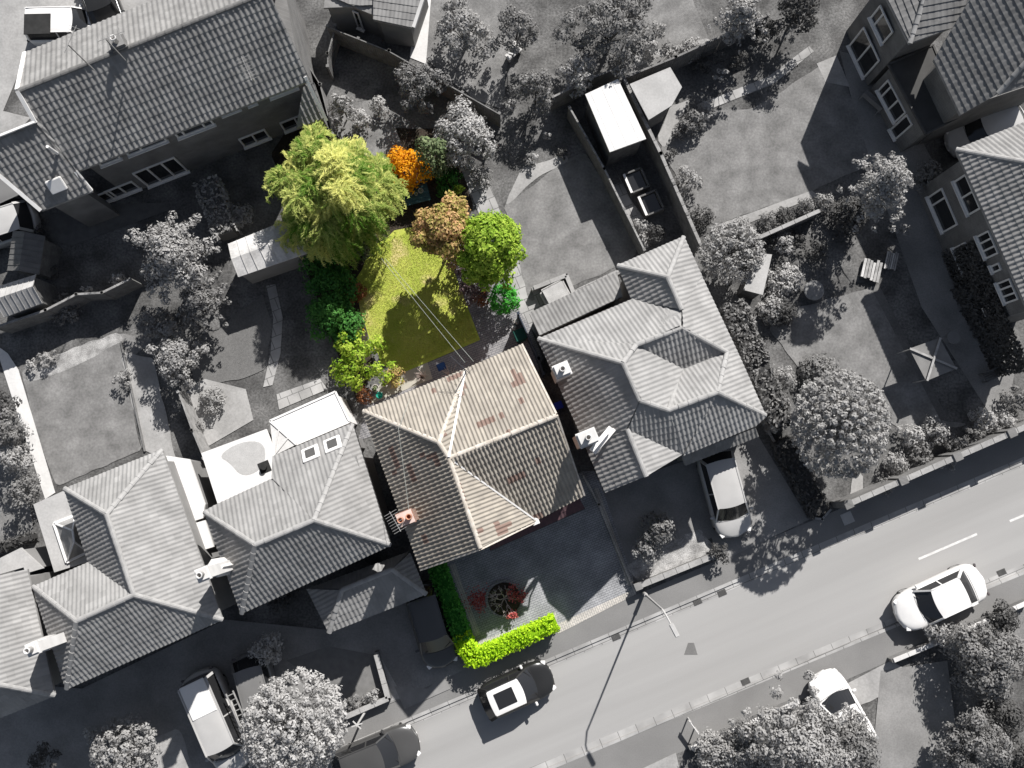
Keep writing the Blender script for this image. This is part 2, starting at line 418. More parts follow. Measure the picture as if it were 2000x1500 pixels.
def chimney(parent, org, px, py, ztop, w_, d_, zbase, m, pots=1, potm=None, rz=ANG):
    c = P(px, py, ztop); b = B(org)
    b.box((c.x, c.y, (ztop + zbase) / 2), (w_, d_, ztop - zbase), rz)
    b.box((c.x, c.y, ztop - 0.12), (w_ + 0.1, d_ + 0.1, 0.1), rz)
    b.box((c.x, c.y, ztop + 0.03), (w_ - 0.03, d_ - 0.03, 0.06), rz)
    o = b.out('chimney', m, parent)
    for k in range(pots):
        u = (k - (pots - 1) / 2) * 0.36; q = B(org)
        x = c.x + u * math.cos(rz); y = c.y + u * math.sin(rz)
        q.lathe((x, y, ztop + 0.04), [(0.12, 0), (0.11, 0.3), (0.13, 0.32), (0.13, 0.38), (0.09, 0.38), (0.085, 0.1)], 12)
        q.out('chimney_pot', potm or m, o, True)
    return o
def aerial(parent, org, px, py, z, hgt=1.6, m=None, rz=0.6, L=1.1):
    c = P(px, py, z); b = B(org)
    b.tube([c, c + Vector((0, 0, hgt))], 0.03, 5)
    d = Vector((math.cos(rz), math.sin(rz), 0)); s = Vector((-d.y, d.x, 0)); t = c + Vector((0, 0, hgt))
    b.tube([t - d * L * .3, t + d * L * .7], 0.015, 4)
    for k in range(8):
        q = t + d * (L * (k / 8 - .25)); b.tube([q - s * 0.28, q + s * 0.28], 0.009, 4)
    b.out('aerial', m or MATS['grey_lead'], parent)
# ------------------------------------------------------------------ plants
def leaf_mesh(name, C, Nn, Tt, la, lb, rnd, m, parent=None, org=(0, 0, 0)):
    """diamond leaves: centres, normals, long directions, half length, half width, random value"""
    Nn = Nn / np.linalg.norm(Nn, axis=1, keepdims=True)
    Tt = Tt - Nn * np.sum(Tt * Nn, 1, keepdims=True); Tt = Tt / (np.linalg.norm(Tt, axis=1, keepdims=True) + 1e-9)
    S = np.cross(Nn, Tt); C = C - np.array(org)
    la = np.asarray(la).reshape(-1, 1) * np.ones((len(C), 1)); lb = np.asarray(lb).reshape(-1, 1) * np.ones((len(C), 1))
    V = np.stack([C - Tt * la, C + S * lb - Tt * la * .1 , C + Tt * la, C - S * lb - Tt * la * .1], 1).reshape(-1, 3)
    n = len(C); me = bpy.data.meshes.new(name)
    me.vertices.add(n * 4); me.vertices.foreach_set('co', V.astype(np.float32).ravel())
    me.loops.add(n * 4); me.loops.foreach_set('vertex_index', np.arange(n * 4, dtype=np.int32))
    me.polygons.add(n); me.polygons.foreach_set('loop_start', (np.arange(n) * 4).astype(np.int32)); me.update()
    uv = me.uv_layers.new(name="UVMap"); uvd = np.zeros((n, 4, 2), np.float32); uvd[:, :, 0] = np.clip(rnd, 0, 1)[:, None]; uvd[:, :, 1] = np.random.rand(n)[:, None]
    uv.data.foreach_set('uv', uvd.ravel())
    o = link(name, me, m, parent)
    if parent is None: o.location = org
    return o
def rsphere(n):
    v = np.random.normal(size=(n, 3)); return v / np.linalg.norm(v, axis=1, keepdims=True)
def clump_leaves(cl, size, dens=1.0, flat=0.5):
    """cl: list of (x,y,z,r); leaves over each clump's lumpy skin"""
    Cs, Ns, Rs = [], [], []
    for (x, y, z, r) in cl:
        n = max(12, int(dens * 7.0 * r * r / (size * size)))
        d = rsphere(n); d[:, 2] = np.abs(d[:, 2]) * 0.95 - 0.25 * np.random.rand(n)
        rad = r * np.random.uniform(0.45, 1.08, (n, 1)) ** 0.6
        lump = 1 + 0.22 * np.sin(d[:, :1] * 7 + x * 3) * np.cos(d[:, 1:2] * 6 + y * 5) + .12 * np.sin(d[:, 2:3] * 9 + z)
        Cs.append(np.array([x, y, z]) + d * rad * lump * np.array([1, 1, 0.8]))
        Ns.append(d * 1.1 + rsphere(n) * 0.55 + np.array([0, 0, flat * .6]))
        Rs.append(np.clip(np.random.normal(0.5 + random.uniform(-.22, .22), 0.22, n), 0, 1))
    return np.concatenate(Cs), np.concatenate(Ns), np.concatenate(Rs)
def crown_clumps(R, hgt, n, cr, z0, shape=0.85, jit=0.18, lean=(0, 0)):
    """lumpy crown: clump centres on and inside a flattened dome"""
    cl = []
    ph = random.uniform(0, 6)
    for k in range(n):
        f = (k + 0.5) / n; th = k * 2.39996 + random.uniform(-.3, .3)
        zz = 1 - 1.45 * f                                         # top to somewhat below the waist
        rr = math.sqrt(max(0.02, 1 - zz * zz)) if zz > 0 else 1 - 0.25 * (-zz)
        wobb = 1 + jit * math.sin(3 * th + ph) + jit * .7 * math.sin(5 * th + 2 * ph) + random.uniform(-jit, jit)
        rc = cr * random.uniform(0.7, 1.3)
        cl.append(((R - rc * .7) * rr * wobb * math.cos(th) + lean[0] * zz, (R - rc * .7) * rr * wobb * math.sin(th) + lean[1] * zz, z0 + hgt * (0.5 + 0.5 * shape * zz) - rc * .3, rc))
    return cl
def arm_clumps(R, hgt, z0, arms=11, per=6):
    cl = []
    for k in range(arms):
        th = k * 2 * math.pi / arms + random.uniform(-.2, .2); Lr = R * random.uniform(.85, 1.28); rise = random.uniform(.1, .5)
        for j in range(per):
            f = (j + .6) / per; r = R * (.21 - .13 * f) * random.uniform(.8, 1.25); w = random.uniform(-.10, .10) * R
            cl.append((Lr * f * math.cos(th) - w * math.sin(th), Lr * f * math.sin(th) + w * math.cos(th), z0 + hgt * (.95 - .5 * f ** 1.5) * (1 - .25 * rise) + random.uniform(-.2, .1), r))
    for k in range(arms): cl.append((random.uniform(-.45, .45) * R, random.uniform(-.45, .45) * R, z0 + hgt * random.uniform(.35, .6), R * .26))
    return cl
def dome_clumps(R, hgt, z0, n, cr):
    cl = []
    for k in range(n):
        f = (k + .5) / n; th = k * 2.39996; zz = 1 - 1.25 * f; rr = math.sqrt(max(0, 1 - zz * zz))
        cl.append((R * .93 * rr * math.cos(th) * random.uniform(.95, 1.04), R * .93 * rr * math.sin(th) * random.uniform(.95, 1.04), z0 + hgt * (.5 + .48 * zz), cr * random.uniform(.75, 1.2)))
    for k in range(12): cl.append((random.uniform(-.5, .5) * R, random.uniform(-.5, .5) * R, z0 + hgt * random.uniform(.3, .55), R * .33))
    return cl
BARK = None
def branches(b, base, cl, r0, trunk_top):
    base = Vector(base); tt = base + Vector((0, 0, trunk_top))
    b.tube([base - Vector((0, 0, .05)), base + Vector((r0 * .2, 0, trunk_top * .5)), tt], [r0 * 1.35, r0, r0 * .8], 8)
    for k, (x, y, z, r) in enumerate(cl[:14]):
        e = base + Vector((x, y, z)); mid = tt.lerp(e, 0.5) + Vector((random.uniform(-.1, .1), random.uniform(-.1, .1), 0.12))
        b.tube([tt - Vector((0, 0, r0)), mid, e], [r0 * .5, r0 * .3, r0 * .1], 5)
def tree(name, label, px, py, rpx, hgt, m, cat='tree', size=0.15, n=22, crf=0.36, group=None, zc=0.6, trunk=True, dens=1.0, asp=0.6,
         barkm=None, jit=0.18, low=0.15, shape=0.85, squash=1.0, flat=0.5, rot=0.0, sizej=.3, form=None):
    z_eye = hgt * zc; c = P(px, py, z_eye); R = rpx / 40.0 * (H - z_eye) / H
    org = Vector((c.x, c.y, 0)); t = thing(name, label, cat, org, 0, group)
    cl = crown_clumps(R, hgt * (1 - low), n, R * crf, hgt * low, shape, jit)
    if form == 'arms': cl = arm_clumps(R, hgt * (1 - low), hgt * low)
    if form == 'dome': cl = dome_clumps(R, hgt * (1 - low), hgt * low, n, R * crf)
    if squash != 1.0:
        cr, sr = math.cos(rot), math.sin(rot); q = []
        for (x, y, z, r) in cl:
            a = x * cr + y * sr; b_ = (-x * sr + y * cr) * squash
            q.append((a * cr - b_ * sr, a * sr + b_ * cr, z, r))
        cl = q
    C, Nn, Rn = clump_leaves(cl, size, dens, flat)
    k = len(C); s = size * np.random.uniform(1 - sizej, 1 + sizej, k)
    C[:, 2] = np.maximum(C[:, 2], 0.04)
    leaf_mesh('crown' if trunk else 'foliage', C, Nn, rsphere(k), s * .75, s * .75 * asp, Rn, m, t)
    b = B(); branches(b, (0, 0, 0), cl, max(0.03, min(0.16, R * 0.05)), hgt * (0.3 if trunk else 0.12))
    b.out('trunk' if trunk else 'stem', barkm or BARK, t)
    return t
def shrub(name, label, px, py, rpx, hgt, m, cat='shrub', size=0.11, n=9, group=None, **k):
    k.setdefault('crf', 0.45); k.setdefault('zc', 0.55); k.setdefault('low', 0.0)
    return tree(name, label, px, py, rpx, hgt, m, cat, size, n, group=group, trunk=False, **k)
def hedge(name, label, pts, width, hgt, m, size=0.1, corem=None, cat='hedge', group=None, zpx=None, dens=1.0, up=0.0):
    """pts: picture measurements of the centre line at height zpx"""
    zz = hgt if zpx is None else zpx
    pp = [P(x, y, zz) for x, y in pts]; org = Vector((pp[0].x, pp[0].y, 0)); t = thing(name, label, cat, org, 0, group)
    Cs, Ns = [], []; core = B(org)
    for a, b in zip(pp, pp[1:]):
        d = b - a; d.z = 0; L = d.length; d.normalize(); s = Vector((-d.y, d.x, 0)); hw = width / 2
        n = int(dens * 1.7 * (L * (width + 2 * hgt) + 2 * width * hgt) / (size * size))
        u = np.random.uniform(-hw * .75, L + hw * .75, n); q = np.random.rand(n) * (width + 2 * hgt)
        side = np.where(q < width, q - hw, np.where(q < width + hgt, hw, -hw)); zq = np.where(q < width, hgt, np.where(q < width + hgt, q - width, q - width - hgt))
        lump = 0.06 * np.sin(u * 3.1) + 0.05 * np.sin(u * 7.7 + zq * 4)
        side = side * (1 + lump * .8) + np.random.normal(0, .04, n); zq = zq + lump + np.random.normal(0, .05 + up, n)
        c = np.array(a)[None, :] * np.array([1, 1, 0]) + u[:, None] * np.array(d) + side[:, None] * np.array(s) + np.maximum(zq, .02)[:, None] * np.array([0, 0, 1.])
        nn = side[:, None] * np.array(s) / hw * .6 + np.array([0, 0, .6]) + rsphere(n) * .7
        Cs.append(c); Ns.append(nn)
        core.box((a.x + d.x * L / 2, a.y + d.y * L / 2, hgt * .46), (L + width * .7, width * .84, hgt * .9), math.atan2(d.y, d.x), 0.06)
    C = np.concatenate(Cs); Nn = np.concatenate(Ns); k = len(C); s_ = size * np.random.uniform(.6, 1.3, k)
    tt = rsphere(k) + np.array([0, 0, .6])
    leaf_mesh('foliage', C, Nn, tt, s_ * .8, s_ * .42, np.clip(np.random.normal(.5, .28, k), 0, 1), m, t, org)
    core.out('stems', corem or m, t)
    return t
def willow(px, py, rpx, hgt, m, barkm):
    zc = hgt * .55; c = P(px, py, zc); org = Vector((c.x, c.y, 0)); R = rpx / 40 * (H - zc) / H
    t = thing('willow_tree', 'large yellow-green weeping willow with trailing streamers of foliage at the back of the garden', 'tree', org)
    Cs, Ts, Ns, Rs, Sz = [], [], [], [], []
    b = B(); b.tube([(0, 0, -.05), (.1, 0, 1.5), (.05, .1, 2.8)], [.3, .24, .2], 9)
    tips = []
    for k in range(34):
        th = k * 2.39996; f = math.sqrt((k + .5) / 34); rr = R * (.0 + .78 * f) * (1 + .13 * math.sin(3 * th + 1) + .1 * math.sin(7 * th)); zt = hgt * (1.0 - .40 * f * f) + random.uniform(-.8, .45)
        e = Vector((rr * math.cos(th) * random.uniform(.85, 1.1), rr * math.sin(th) * random.uniform(.85, 1.1), zt)); tips.append(e)
        mid = Vector((e.x * .45, e.y * .45, 2.8 + (zt - 2.8) * .7)); b.tube([(.05, .1, 2.7), mid, e], [.1, .06, .02], 5)
    b.out('trunk', barkm, t)
    f_ = lambda v: math.hypot(v.x, v.y)
    for e in tips:
        hub = random.uniform(.1, .9)
        swirl = random.uniform(-.9, .9)
        hang = 1.0 + (1.3 if (e.x > 0 and e.y < 0 and f_(e) > .55 * R) else 0)
        for s in range(54):
            a0 = math.atan2(e.y, e.x) + random.gauss(0, 1.1) + swirl; out_ = random.uniform(.5, 1.25) * R * .30; drop = random.uniform(.5, 1.9) * hang
            L = out_ + drop; ns = int(L / .10) + 3
            tt = np.linspace(0, 1, ns); curl = random.uniform(-.55, .55)
            ang = a0 + curl * tt * 1.2
            r_ = out_ * np.sin(tt * math.pi / 2) ** .8; z_ = .18 * np.sin(tt * 3.0) - drop * tt ** 2.4
            p = np.stack([e.x + r_ * np.cos(ang) + random.gauss(0, .16), e.y + r_ * np.sin(ang) + random.gauss(0, .16), e.z + z_ + random.gauss(0, .08)], 1)
            p[:, 2] = np.maximum(p[:, 2], .25)
            d = np.gradient(p, axis=0)
            base = np.clip(random.gauss(hub, .2), 0, 1)
            for rep in range(2):
                Cs.append(p + np.random.normal(0, .03, p.shape)); Ts.append(d + rsphere(ns) * .03); Ns.append(rsphere(ns) * .45 + np.array([0, 0, 1.]))
                Rs.append(np.clip(base + np.random.normal(0, .12, ns), 0, 1)); Sz.append(np.random.uniform(.7, 1.2, ns))
    C = np.concatenate(Cs); S = np.concatenate(Sz)
    leaf_mesh('crown', C, np.concatenate(Ns), np.concatenate(Ts), S * .115, S * .017, np.concatenate(Rs), m, t)
    return t
def flowerpot(px, py, r, h, m, label, plantm=None, pr=0.2, name='flower_pot', cat='plant pot', group=None):
    c = P(px, py, h); org = Vector((c.x, c.y, 0)); t = thing(name, label, cat, org, 0, group)
    b = B(); b.lathe((0, 0, 0.006), [(r * .7, 0), (r, h), (r * 1.08, h), (r * 1.08, h * 1.08), (r * .9, h * 1.08), (r * .88, h * .9)], 14); b.out('pot', m, t, True)
    if plantm is not None:
        cl = [(random.uniform(-.4, .4) * pr, random.uniform(-.4, .4) * pr, h + pr * .5, pr * .7) for _ in range(4)]
        C, Nn, Rn = clump_leaves(cl, .06); k = len(C); leaf_mesh('foliage', C, Nn, rsphere(k), np.full(k, .045), np.full(k, .026), Rn, plantm, t)
    return t
# ------------------------------------------------------------------ vehicles
def car(name, label, px, py, fx, fy, L, W, body, roofm=None, Ht=1.45, kind='hatch', group=None, cat='car', hood=0.27, z=0.0, top=None, sun=None, rear=0.12):
    """px,py: centre in the picture; fx,fy: a point ahead of it"""
    c = P(px, py, 0.8); f = P(fx, fy, 0.8); rz = math.atan2(f.y - c.y, f.x - c.x)
    t = thing(name, label, cat, (c.x, c.y, z), rz, group)
    nu, nv = 44, 18; belt = .92 if kind != 'van' else 1.05; nose = .68 if kind != 'van' else .8
    def halfw(u):      # plan outline
        a = abs(u); k = 4.2 if u > 0 else 5.5
        return W / 2 * (1 - a ** (k * 1.6)) ** (1 / 2.6) if a < 1 else 0
    def zt(u, v):      # body height without the cabin
        h = belt - .02 * v * v
        if u > 1 - 2 * hood: s = (u - (1 - 2 * hood)) / (2 * hood); h = belt - .03 - (belt - .03 - nose) * s ** 2.0
        if u < -.8: s = (-u - .8) / .2; h = belt - .10 * s ** 2
        return h - .09 * abs(v) ** 6
    b = B()
    us = [-.995 + 1.99 * i / nu for i in range(nu + 1)]; vs = [-1 + 2 * j / nv for j in range(nv + 1)]
    us[0] = -.999; us[-1] = .999
    top_ = [[b.bm.verts.new((u * L / 2, v * halfw(u), zt(u, v))) for v in vs] for u in us]
    for i in range(nu):
        for j in range(nv): b.bm.faces.new((top_[i][j], top_[i + 1][j], top_[i + 1][j + 1], top_[i][j + 1]))
    loop = [top_[i][0] for i in range(nu + 1)] + [top_[nu][j] for j in range(1, nv)] + [top_[i][nv] for i in range(nu, -1, -1)] + [top_[0][j] for j in range(nv - 1, 0, -1)]
    prev = loop
    for sx, zz in ((1.012, .62), (1.012, .42), (.985, .24), (.9, .2)):
        nx = [b.bm.verts.new((v.co.x * sx * (1.0), v.co.y * (sx + .01), zz)) for v in loop]
        for i in range(len(loop)):
            j = (i + 1) % len(loop); b.bm.faces.new((prev[i], nx[i], nx[j], prev[j]))
        prev = nx
    b.bm.faces.new(prev)
    b.out('body', body, t, True)
    # cabin: glasshouse between belt and roof, then the roof skin
    xf = L / 2 * (1 - 2 * hood) ; xr = -L / 2 * (1 - rear) if kind != 'saloon' else -L / 2 * .66
    rf = xf - (.62 if kind != 'van' else .5); rr = xr + {'hatch': .42, 'saloon': .55, 'van': .1, 'estate': .35}.get(kind, .4)
    wb, wt = W / 2 * .91, W / 2 * .74
    def ringpts(x0, x1, hw, zz, bow, n=10):
        q = []
        for k in range(n + 1): v = -1 + 2 * k / n; q.append((x1 + bow * (1 - v * v), v * hw, zz))
        for k in range(n + 1): v = 1 - 2 * k / n; q.append((x0 - bow * .5 * (1 - v * v), v * hw, zz))
        return q
    lo = ringpts(xr, xf - .06, wb, belt - .03, .16); hi = ringpts(rr, rf, wt, Ht - .05, .10)
    g_ = B(); A = [g_.bm.verts.new(p) for p in lo]; C = [g_.bm.verts.new(p) for p in hi]
    for i in range(len(A)):
        j = (i + 1) % len(A); g_.bm.faces.new((A[i], A[j], C[j], C[i]))
    g_.bm.faces.new(C)
    g_.out('windows', GL, t)
    r_ = B(); rmat = roofm or body
    rows = []
    for k in range(11):
        s = k / 10; x = rr - .02 + (rf + .03 - rr) * s; row = []
        for j in range(11):
            v = -1 + 2 * j / 10; bow = .09 * (1 - v * v) * (s ** 3) - .05 * (1 - v * v) * ((1 - s) ** 3)
            row.append(r_.bm.verts.new((x + bow, v * (wt + .02), Ht - .05 + .055 * (1 - (2 * s - 1) ** 4) * (1 - v ** 4) + .004)))
        rows.append(row)
    for k in range(10):
        for j in range(10): r_.bm.faces.new((rows[k][j], rows[k + 1][j], rows[k + 1][j + 1], rows[k][j + 1]))
    ro = r_.out('roof', rmat, t, True)
    if top is not None:      # glass roof panel
        q = B(); q.box(((rf + rr) / 2 - .05, 0, Ht + .018), ((rf - rr) * top, W * .44, .02), 0, .01); q.out('roof_window', GL, ro)
    p_ = B()
    for sy in (-1, 1):
        p_.bar((xf - .02, sy * wb * 1.0, belt - .03), (rf + .02, sy * wt, Ht - .03), .07, .05)
        p_.bar((xr + .03, sy * wb, belt - .03), (rr, sy * wt, Ht - .03), .13, .06)
        p_.bar((xf * .05 + xr * .1, sy * wb * 1.01, belt - .03), (xf * .05 + xr * .1, sy * wt * 1.01, Ht - .03), .06, .04)
        p_.bar((rr, sy * (wt + .01), Ht - .035), (rf, sy * (wt + .01), Ht - .035), .05, .05)
    p_.out('pillars', body if kind != 'mini' else BLACKP, t)
    for sx in (1, -1):
        for sy in (1, -1):
            x = sx * L * .305; y = sy * (W / 2 - .11); wv = B()
            wv.tube([(x, y - .1, .31), (x, y + .1, .31)], .31, 18); wo_ = wv.out('wheel', BLACKP, t)
            rm = B(); rm.tube([(x, y + sy * .095, .31), (x, y + sy * .115, .31)], .2, 14); rm.out('rim', LEAD, wo_)
    for sy in (1, -1):
        hl = B(); hl.box((L / 2 * .90, sy * W * .37, nose - .0), (.22, .2, .06), sy * -.4, .02); hl.out('headlight', MATS['lamp_glass'], t)
        tl = B(); tl.box((-L / 2 * .95, sy * W * .39, .78), (.1, .18, .12), sy * .3, .02); tl.out('tail_light', MATS['tail_lamp'], t)
        mi = B(); mi.box((xf - .22, sy * (W / 2 + .07), belt + .03), (.12, .2, .13), 0, .03); mi.out('wing_mirror', sun or body, t)
    pl = B(); pl.box((L / 2 * 1.002, 0, .42), (.02, .5, .11)); pl.out('number_plate', WHITE, t)
    for sx_, nm_ in ((xf + .05, 'bonnet_gap'), (xr - .06, 'boot_gap')):
        if abs(sx_) < L / 2 - .1:
            gp = B(); ww = halfw(sx_ * 2 / L) * .86; gp.tube([(sx_ + (.06 if sx_ > 0 else -.04) * (1 - (k / 4 - 1) ** 2), (k / 4 - 1) * ww, zt(sx_ * 2 / L, (k / 4 - 1) * .86) + .001) for k in range(9)], .009, 4); gp.out(nm_, BLACKP, t)
    wp = B()
    for sy in (-.3, .25):
        wp.bar((xf + .02, sy * W - .1, belt + .02), (xf - .22, sy * W + .35, belt + .15), .02, .015)
    wp.out('wiper', BLACKP, t)
    return t
# ------------------------------------------------------------------ walls and fences
def run(name, label, cat, pts, hgt, th, m, cap=None, post=None, px=True, group=None, ztop=True, postm=None, panels=False):
    """pts: picture measurements of the line along the top"""
    pp = [P(x, y, hgt) for x, y in pts]; org = Vector((pp[0].x, pp[0].y, 0)); t = thing(name, label, cat, org, 0, group)
    b = B(org)
    for a, c in zip(pp, pp[1:]):
        d = (c - a); L = d.length; d.normalize(); rz = math.atan2(d.y, d.x); mid = (a + c) / 2
        if panels:
            k = max(1, int(L / 1.85))
            for i in range(k):
                q = a + d * (L * (i + .5) / k); hh = hgt - random.uniform(0, .03)
                b.box((q.x, q.y, hh / 2), (L / k - .08, th, hh), rz)
                s = Vector((-d.y, d.x, 0))
                for j in range(int(L / k / .13)):
                    e = a + d * (L * i / k + .1 + j * .13)
                    b.box((e.x, e.y, hh / 2), (.1, th + .03, hh * .96), rz)
        else:
            b.box((mid.x, mid.y, hgt / 2), (L + th * .98, th, hgt), rz)
    b.out('panel' if cat == 'fence' else 'masonry', m, t)
    if cap:
        b = B(org)
        for a, c in zip(pp, pp[1:]):
            d = (c - a); L = d.length; rz = math.atan2(d.y, d.x); n = max(1, int(L / .62)); d.normalize()
            for i in range(n):
                q = a + d * (L * (i + .5) / n); b.box((q.x, q.y, hgt + .03), (L / n - .012, th + cap[0], .06), rz, .008)
        b.out('coping' if cat != 'fence' else 'rail', cap[1], t)
    if post:
        for a, c in zip(pp, pp[1:]):
            d = (c - a); L = d.length; rz = math.atan2(d.y, d.x); n = max(1, round(L / post[0])); d.normalize()
            for i in range(n + 1):
                q = a + d * (L * i / n); b = B(org)
                b.box((q.x, q.y, (hgt + post[2]) / 2), (post[1], post[1], hgt + post[2]), rz, .01); b.box((q.x, q.y, hgt + post[2] + .025), (post[1] + .06, post[1] + .06, .05), rz, .01)
                b.out('post' if cat == 'fence' else 'pier', postm or m, t)
    return t
def flatroof(name, label, cat, pts, z, m, wallm, th=0.16, ins=0.08, ribs=0, edge=None, group=None, z0=0.0, slope=0.0):
    pp = [P(x, y, z) for x, y in pts]; c = sum(pp, Vector()) / len(pp); org = Vector((c.x, c.y, 0)); t = thing(name, label, cat, org, 0, group)
    b = B(org); b.prism([(p.x, p.y) for p in pp], z - th, z)
    if ribs:
        a, bb, cc, dd = pp[:4]
        for i in range(ribs + 1):
            f = (i + .5) / (ribs + 1); b.bar(a.lerp(bb, f) + Vector((0, 0, .002)), dd.lerp(cc, f) + Vector((0, 0, .002)), .08, .012)
    b.out('roof', m, t)
    if edge:
        b = B(org); n = len(pp)
        for i in range(n): b.bar(pp[i] + Vector((0, 0, .0)), pp[(i + 1) % n] + Vector((0, 0, .0)), .09, .1)
        b.out('roof_edge', edge, t)
    wl = inset([Vector((p.x, p.y)) for p in pp], ins); b = B(org); b.prism([(p.x, p.y) for p in wl], z0, z - th); b.out('wall', wallm, t)
    return t, org
def shed(name, label, pts, ze, zr, m, wallm, axis=0, amp=.03, group=None, cat='shed', tw=.15):
    """small pitched roof: pts = 4 eave corners; ridge runs from the middle of side 0-1 to the middle of side 2-3 (axis 0)"""
    pp = [P(x, y, ze) for x, y in pts]
    if axis: pp = pp[1:] + pp[:1]
    a, b_, c, d = pp; r0 = (a + b_) / 2; r1 = (c + d) / 2; r0 = Vector((r0.x, r0.y, zr)); r1 = Vector((r1.x, r1.y, zr))
    o = sum(pp, Vector()) / 4; org = Vector((o.x, o.y, 0)); t = thing(name, label, cat, org, 0, group)
    rb = B(org)
    for f in ([a, r0, r1, d], [r0, b_, c, r1]):
        rb.slab(f, Vector((0, 0, -.06)))
        u = (f[1] - f[0]); 
        n = 7
        for k in range(n + 1):
            s = k / n; rb.bar(f[0].lerp(f[3], s) + Vector((0, 0, .015)), f[1].lerp(f[2], s) + Vector((0, 0, .015)), .03, .03)
    rb.out('roof', m, t)
    w_ = B(org); ins = .1
    pl = inset([Vector((p.x, p.y)) for p in pp], ins); w_.prism([(p.x, p.y) for p in pl], 0, ze - .04)
    for (p, q, r) in ((a, b_, r0), (c, d, r1)):
        inw = ((c + d) / 2 - (a + b_) / 2).normalized() * (1 if r is r0 else -1) * .1
        w_.slab([p.lerp(q, .08) + inw, q.lerp(p, .08) + inw, r + inw - Vector((0, 0, .1))], inw * .4)
    w_.out('wall', wallm, t)
    return t
def lamp_post(px, py, hgt, hx, hy, label, name='street_lamp'):
    c = P(px, py, 0); t = thing(name, label, 'street lamp', c); h = P(hx, hy, hgt) - c
    b = B(); b.tube([(0, 0, 0), (0, 0, .9)], .09, 10); b.tube([(0, 0, .9), (0, 0, hgt - .5), (h.x * .25, h.y * .25, hgt - .12), (h.x * .7, h.y * .7, hgt)], [.055, .045, .038, .032], 8)
    b.out('column', MATS['lamp_steel'], t)
    d = Vector((h.x, h.y, 0)).normalized(); b = B()
    b.box((h.x * .85, h.y * .85, hgt + .02), (.62, .2, .12), math.atan2(d.y, d.x), .03); b.out('lantern', MATS['lamp_steel'], t)
    return t
# ------------------------------------------------------------------ palette
BARK = mat('bark', (0.16, 0.13, 0.10), (0.10, 0.08, 0.065), rough=.95)
BARKG = mat('bark_grey', g(.13), g(.08), rough=.95)
mat('lamp_steel', g(.45), g(.38), rough=.5, amt=.05)
mat('lamp_glass', g(.75), g(.7), rough=.15, amt=0, spec=.6); mat('tail_lamp', (.12, .1, .1), (.1, .09, .09), rough=.2, amt=0)
TARMAC = mat('road_tarmac', g(0.325), g(0.28), scale=.35, fine=30, amt=.04, bump=.2, bscale=60)
_n = TARMAC.node_tree; _t = [x for x in _n.nodes if x.type == 'TEX_NOISE'][0]; _mp = _n.nodes.new('ShaderNodeMapping'); _mp.vector_type = 'TEXTURE'; _mp.inputs['Rotation'].default_value = (0, 0, ANG)
_mp.inputs['Scale'].default_value = (9, .45, 1); _g = [x for x in _n.nodes if x.type == 'NEW_GEOMETRY'][0]; _n.links.new(_g.outputs['Position'], _mp.inputs['Vector']); _n.links.new(_mp.outputs[0], _t.inputs['Vector'])
PAVE = mat('pavement_tarmac', g(0.2), g(0.17), scale=.5, fine=20, amt=.07, bump=.2, bscale=50)
KERB = brickmat('kerb_stone', g(.36), g(.31), g(.14), .92, .5, .015)
GROUND = mat('garden_earth', g(0.15), g(0.07), scale=.8, fine=9, amt=.35, bump=.5, bscale=20)
SOIL = mat('planted_bed', g(.10), g(.03), scale=1.6, fine=10, amt=.5, bump=.8, bscale=14)
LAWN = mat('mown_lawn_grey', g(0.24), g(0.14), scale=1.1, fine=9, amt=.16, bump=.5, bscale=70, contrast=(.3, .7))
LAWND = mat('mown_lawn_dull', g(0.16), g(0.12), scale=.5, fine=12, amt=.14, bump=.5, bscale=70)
DRIVEG = mat('drive_tarmac', g(0.25), g(0.18), scale=.6, fine=14, amt=.12, bump=.3, bscale=50)
SLABG = brickmat('paving_slabs', g(.36), g(.30), g(.16), .6, .6, .02)
CONC = mat('pale_concrete', g(0.34), g(0.26), scale=.9, fine=9, amt=.10, bump=.2)
CONCW = mat('white_concrete', g(0.6), g(0.52), scale=.9, fine=9, amt=.05)
GRAVEL = mat('pale_gravel', g(.40), g(.22), scale=2.2, fine=25, amt=.35, bump=.6, bscale=30)
BLOCK = brickmat('block_paving', (.335, .332, .335), (.285, .284, .288), (.14, .14, .147), .21, .105, .010)
BLOCKE = brickmat('block_edging', (.50, .46, .41), (.44, .41, .37), (.24, .23, .22), .21, .105, .010, rot=ANG + math.pi / 2)
PATIO = brickmat('patio_blocks', (.30, .285, .28), (.24, .23, .23), (.13, .13, .14), .21, .105, .012)
PATIOL = mat('patio_slab', (.42, .39, .33), (.36, .34, .28), scale=1.5, amt=.08)
LAWNC = mat('mown_lawn_green', (.49, .51, .10), (.36, .43, .06), scale=1.1, fine=16, amt=.14, bump=.7, bscale=60, blot=((.60, .50, .22), .75, .56), contrast=(.32, .62))
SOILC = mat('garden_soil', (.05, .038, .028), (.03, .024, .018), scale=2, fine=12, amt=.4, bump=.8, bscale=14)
T_MAIN = tilemat('main_concrete_tiles', (.335, .30, .252), (.28, .25, .213), odd=(.17, .10, .08), oddthr=.77, cw=.2)
T_RIDGE = mat('ridge_mortar', (.55, .50, .44), (.42, .37, .31), scale=4, amt=.15)
T_G1 = tilemat('grey_tiles_pale', g(0.27), g(0.23)); T_G2 = tilemat('grey_tiles_mid', g(0.22), g(0.18)); T_G3 = tilemat('grey_tiles_weathered', g(0.29), g(0.24))
T_G4 = tilemat('grey_tiles_neighbour', g(0.3), g(0.26)); T_LONG = tilemat('grey_tiles_long_roof', g(0.24), g(0.19))
RG = mat('ridge_grey', g(.34), g(.27), scale=4, amt=.12)
RGD = mat('ridge_grey_dark', g(.16), g(.12), scale=4, amt=.12)
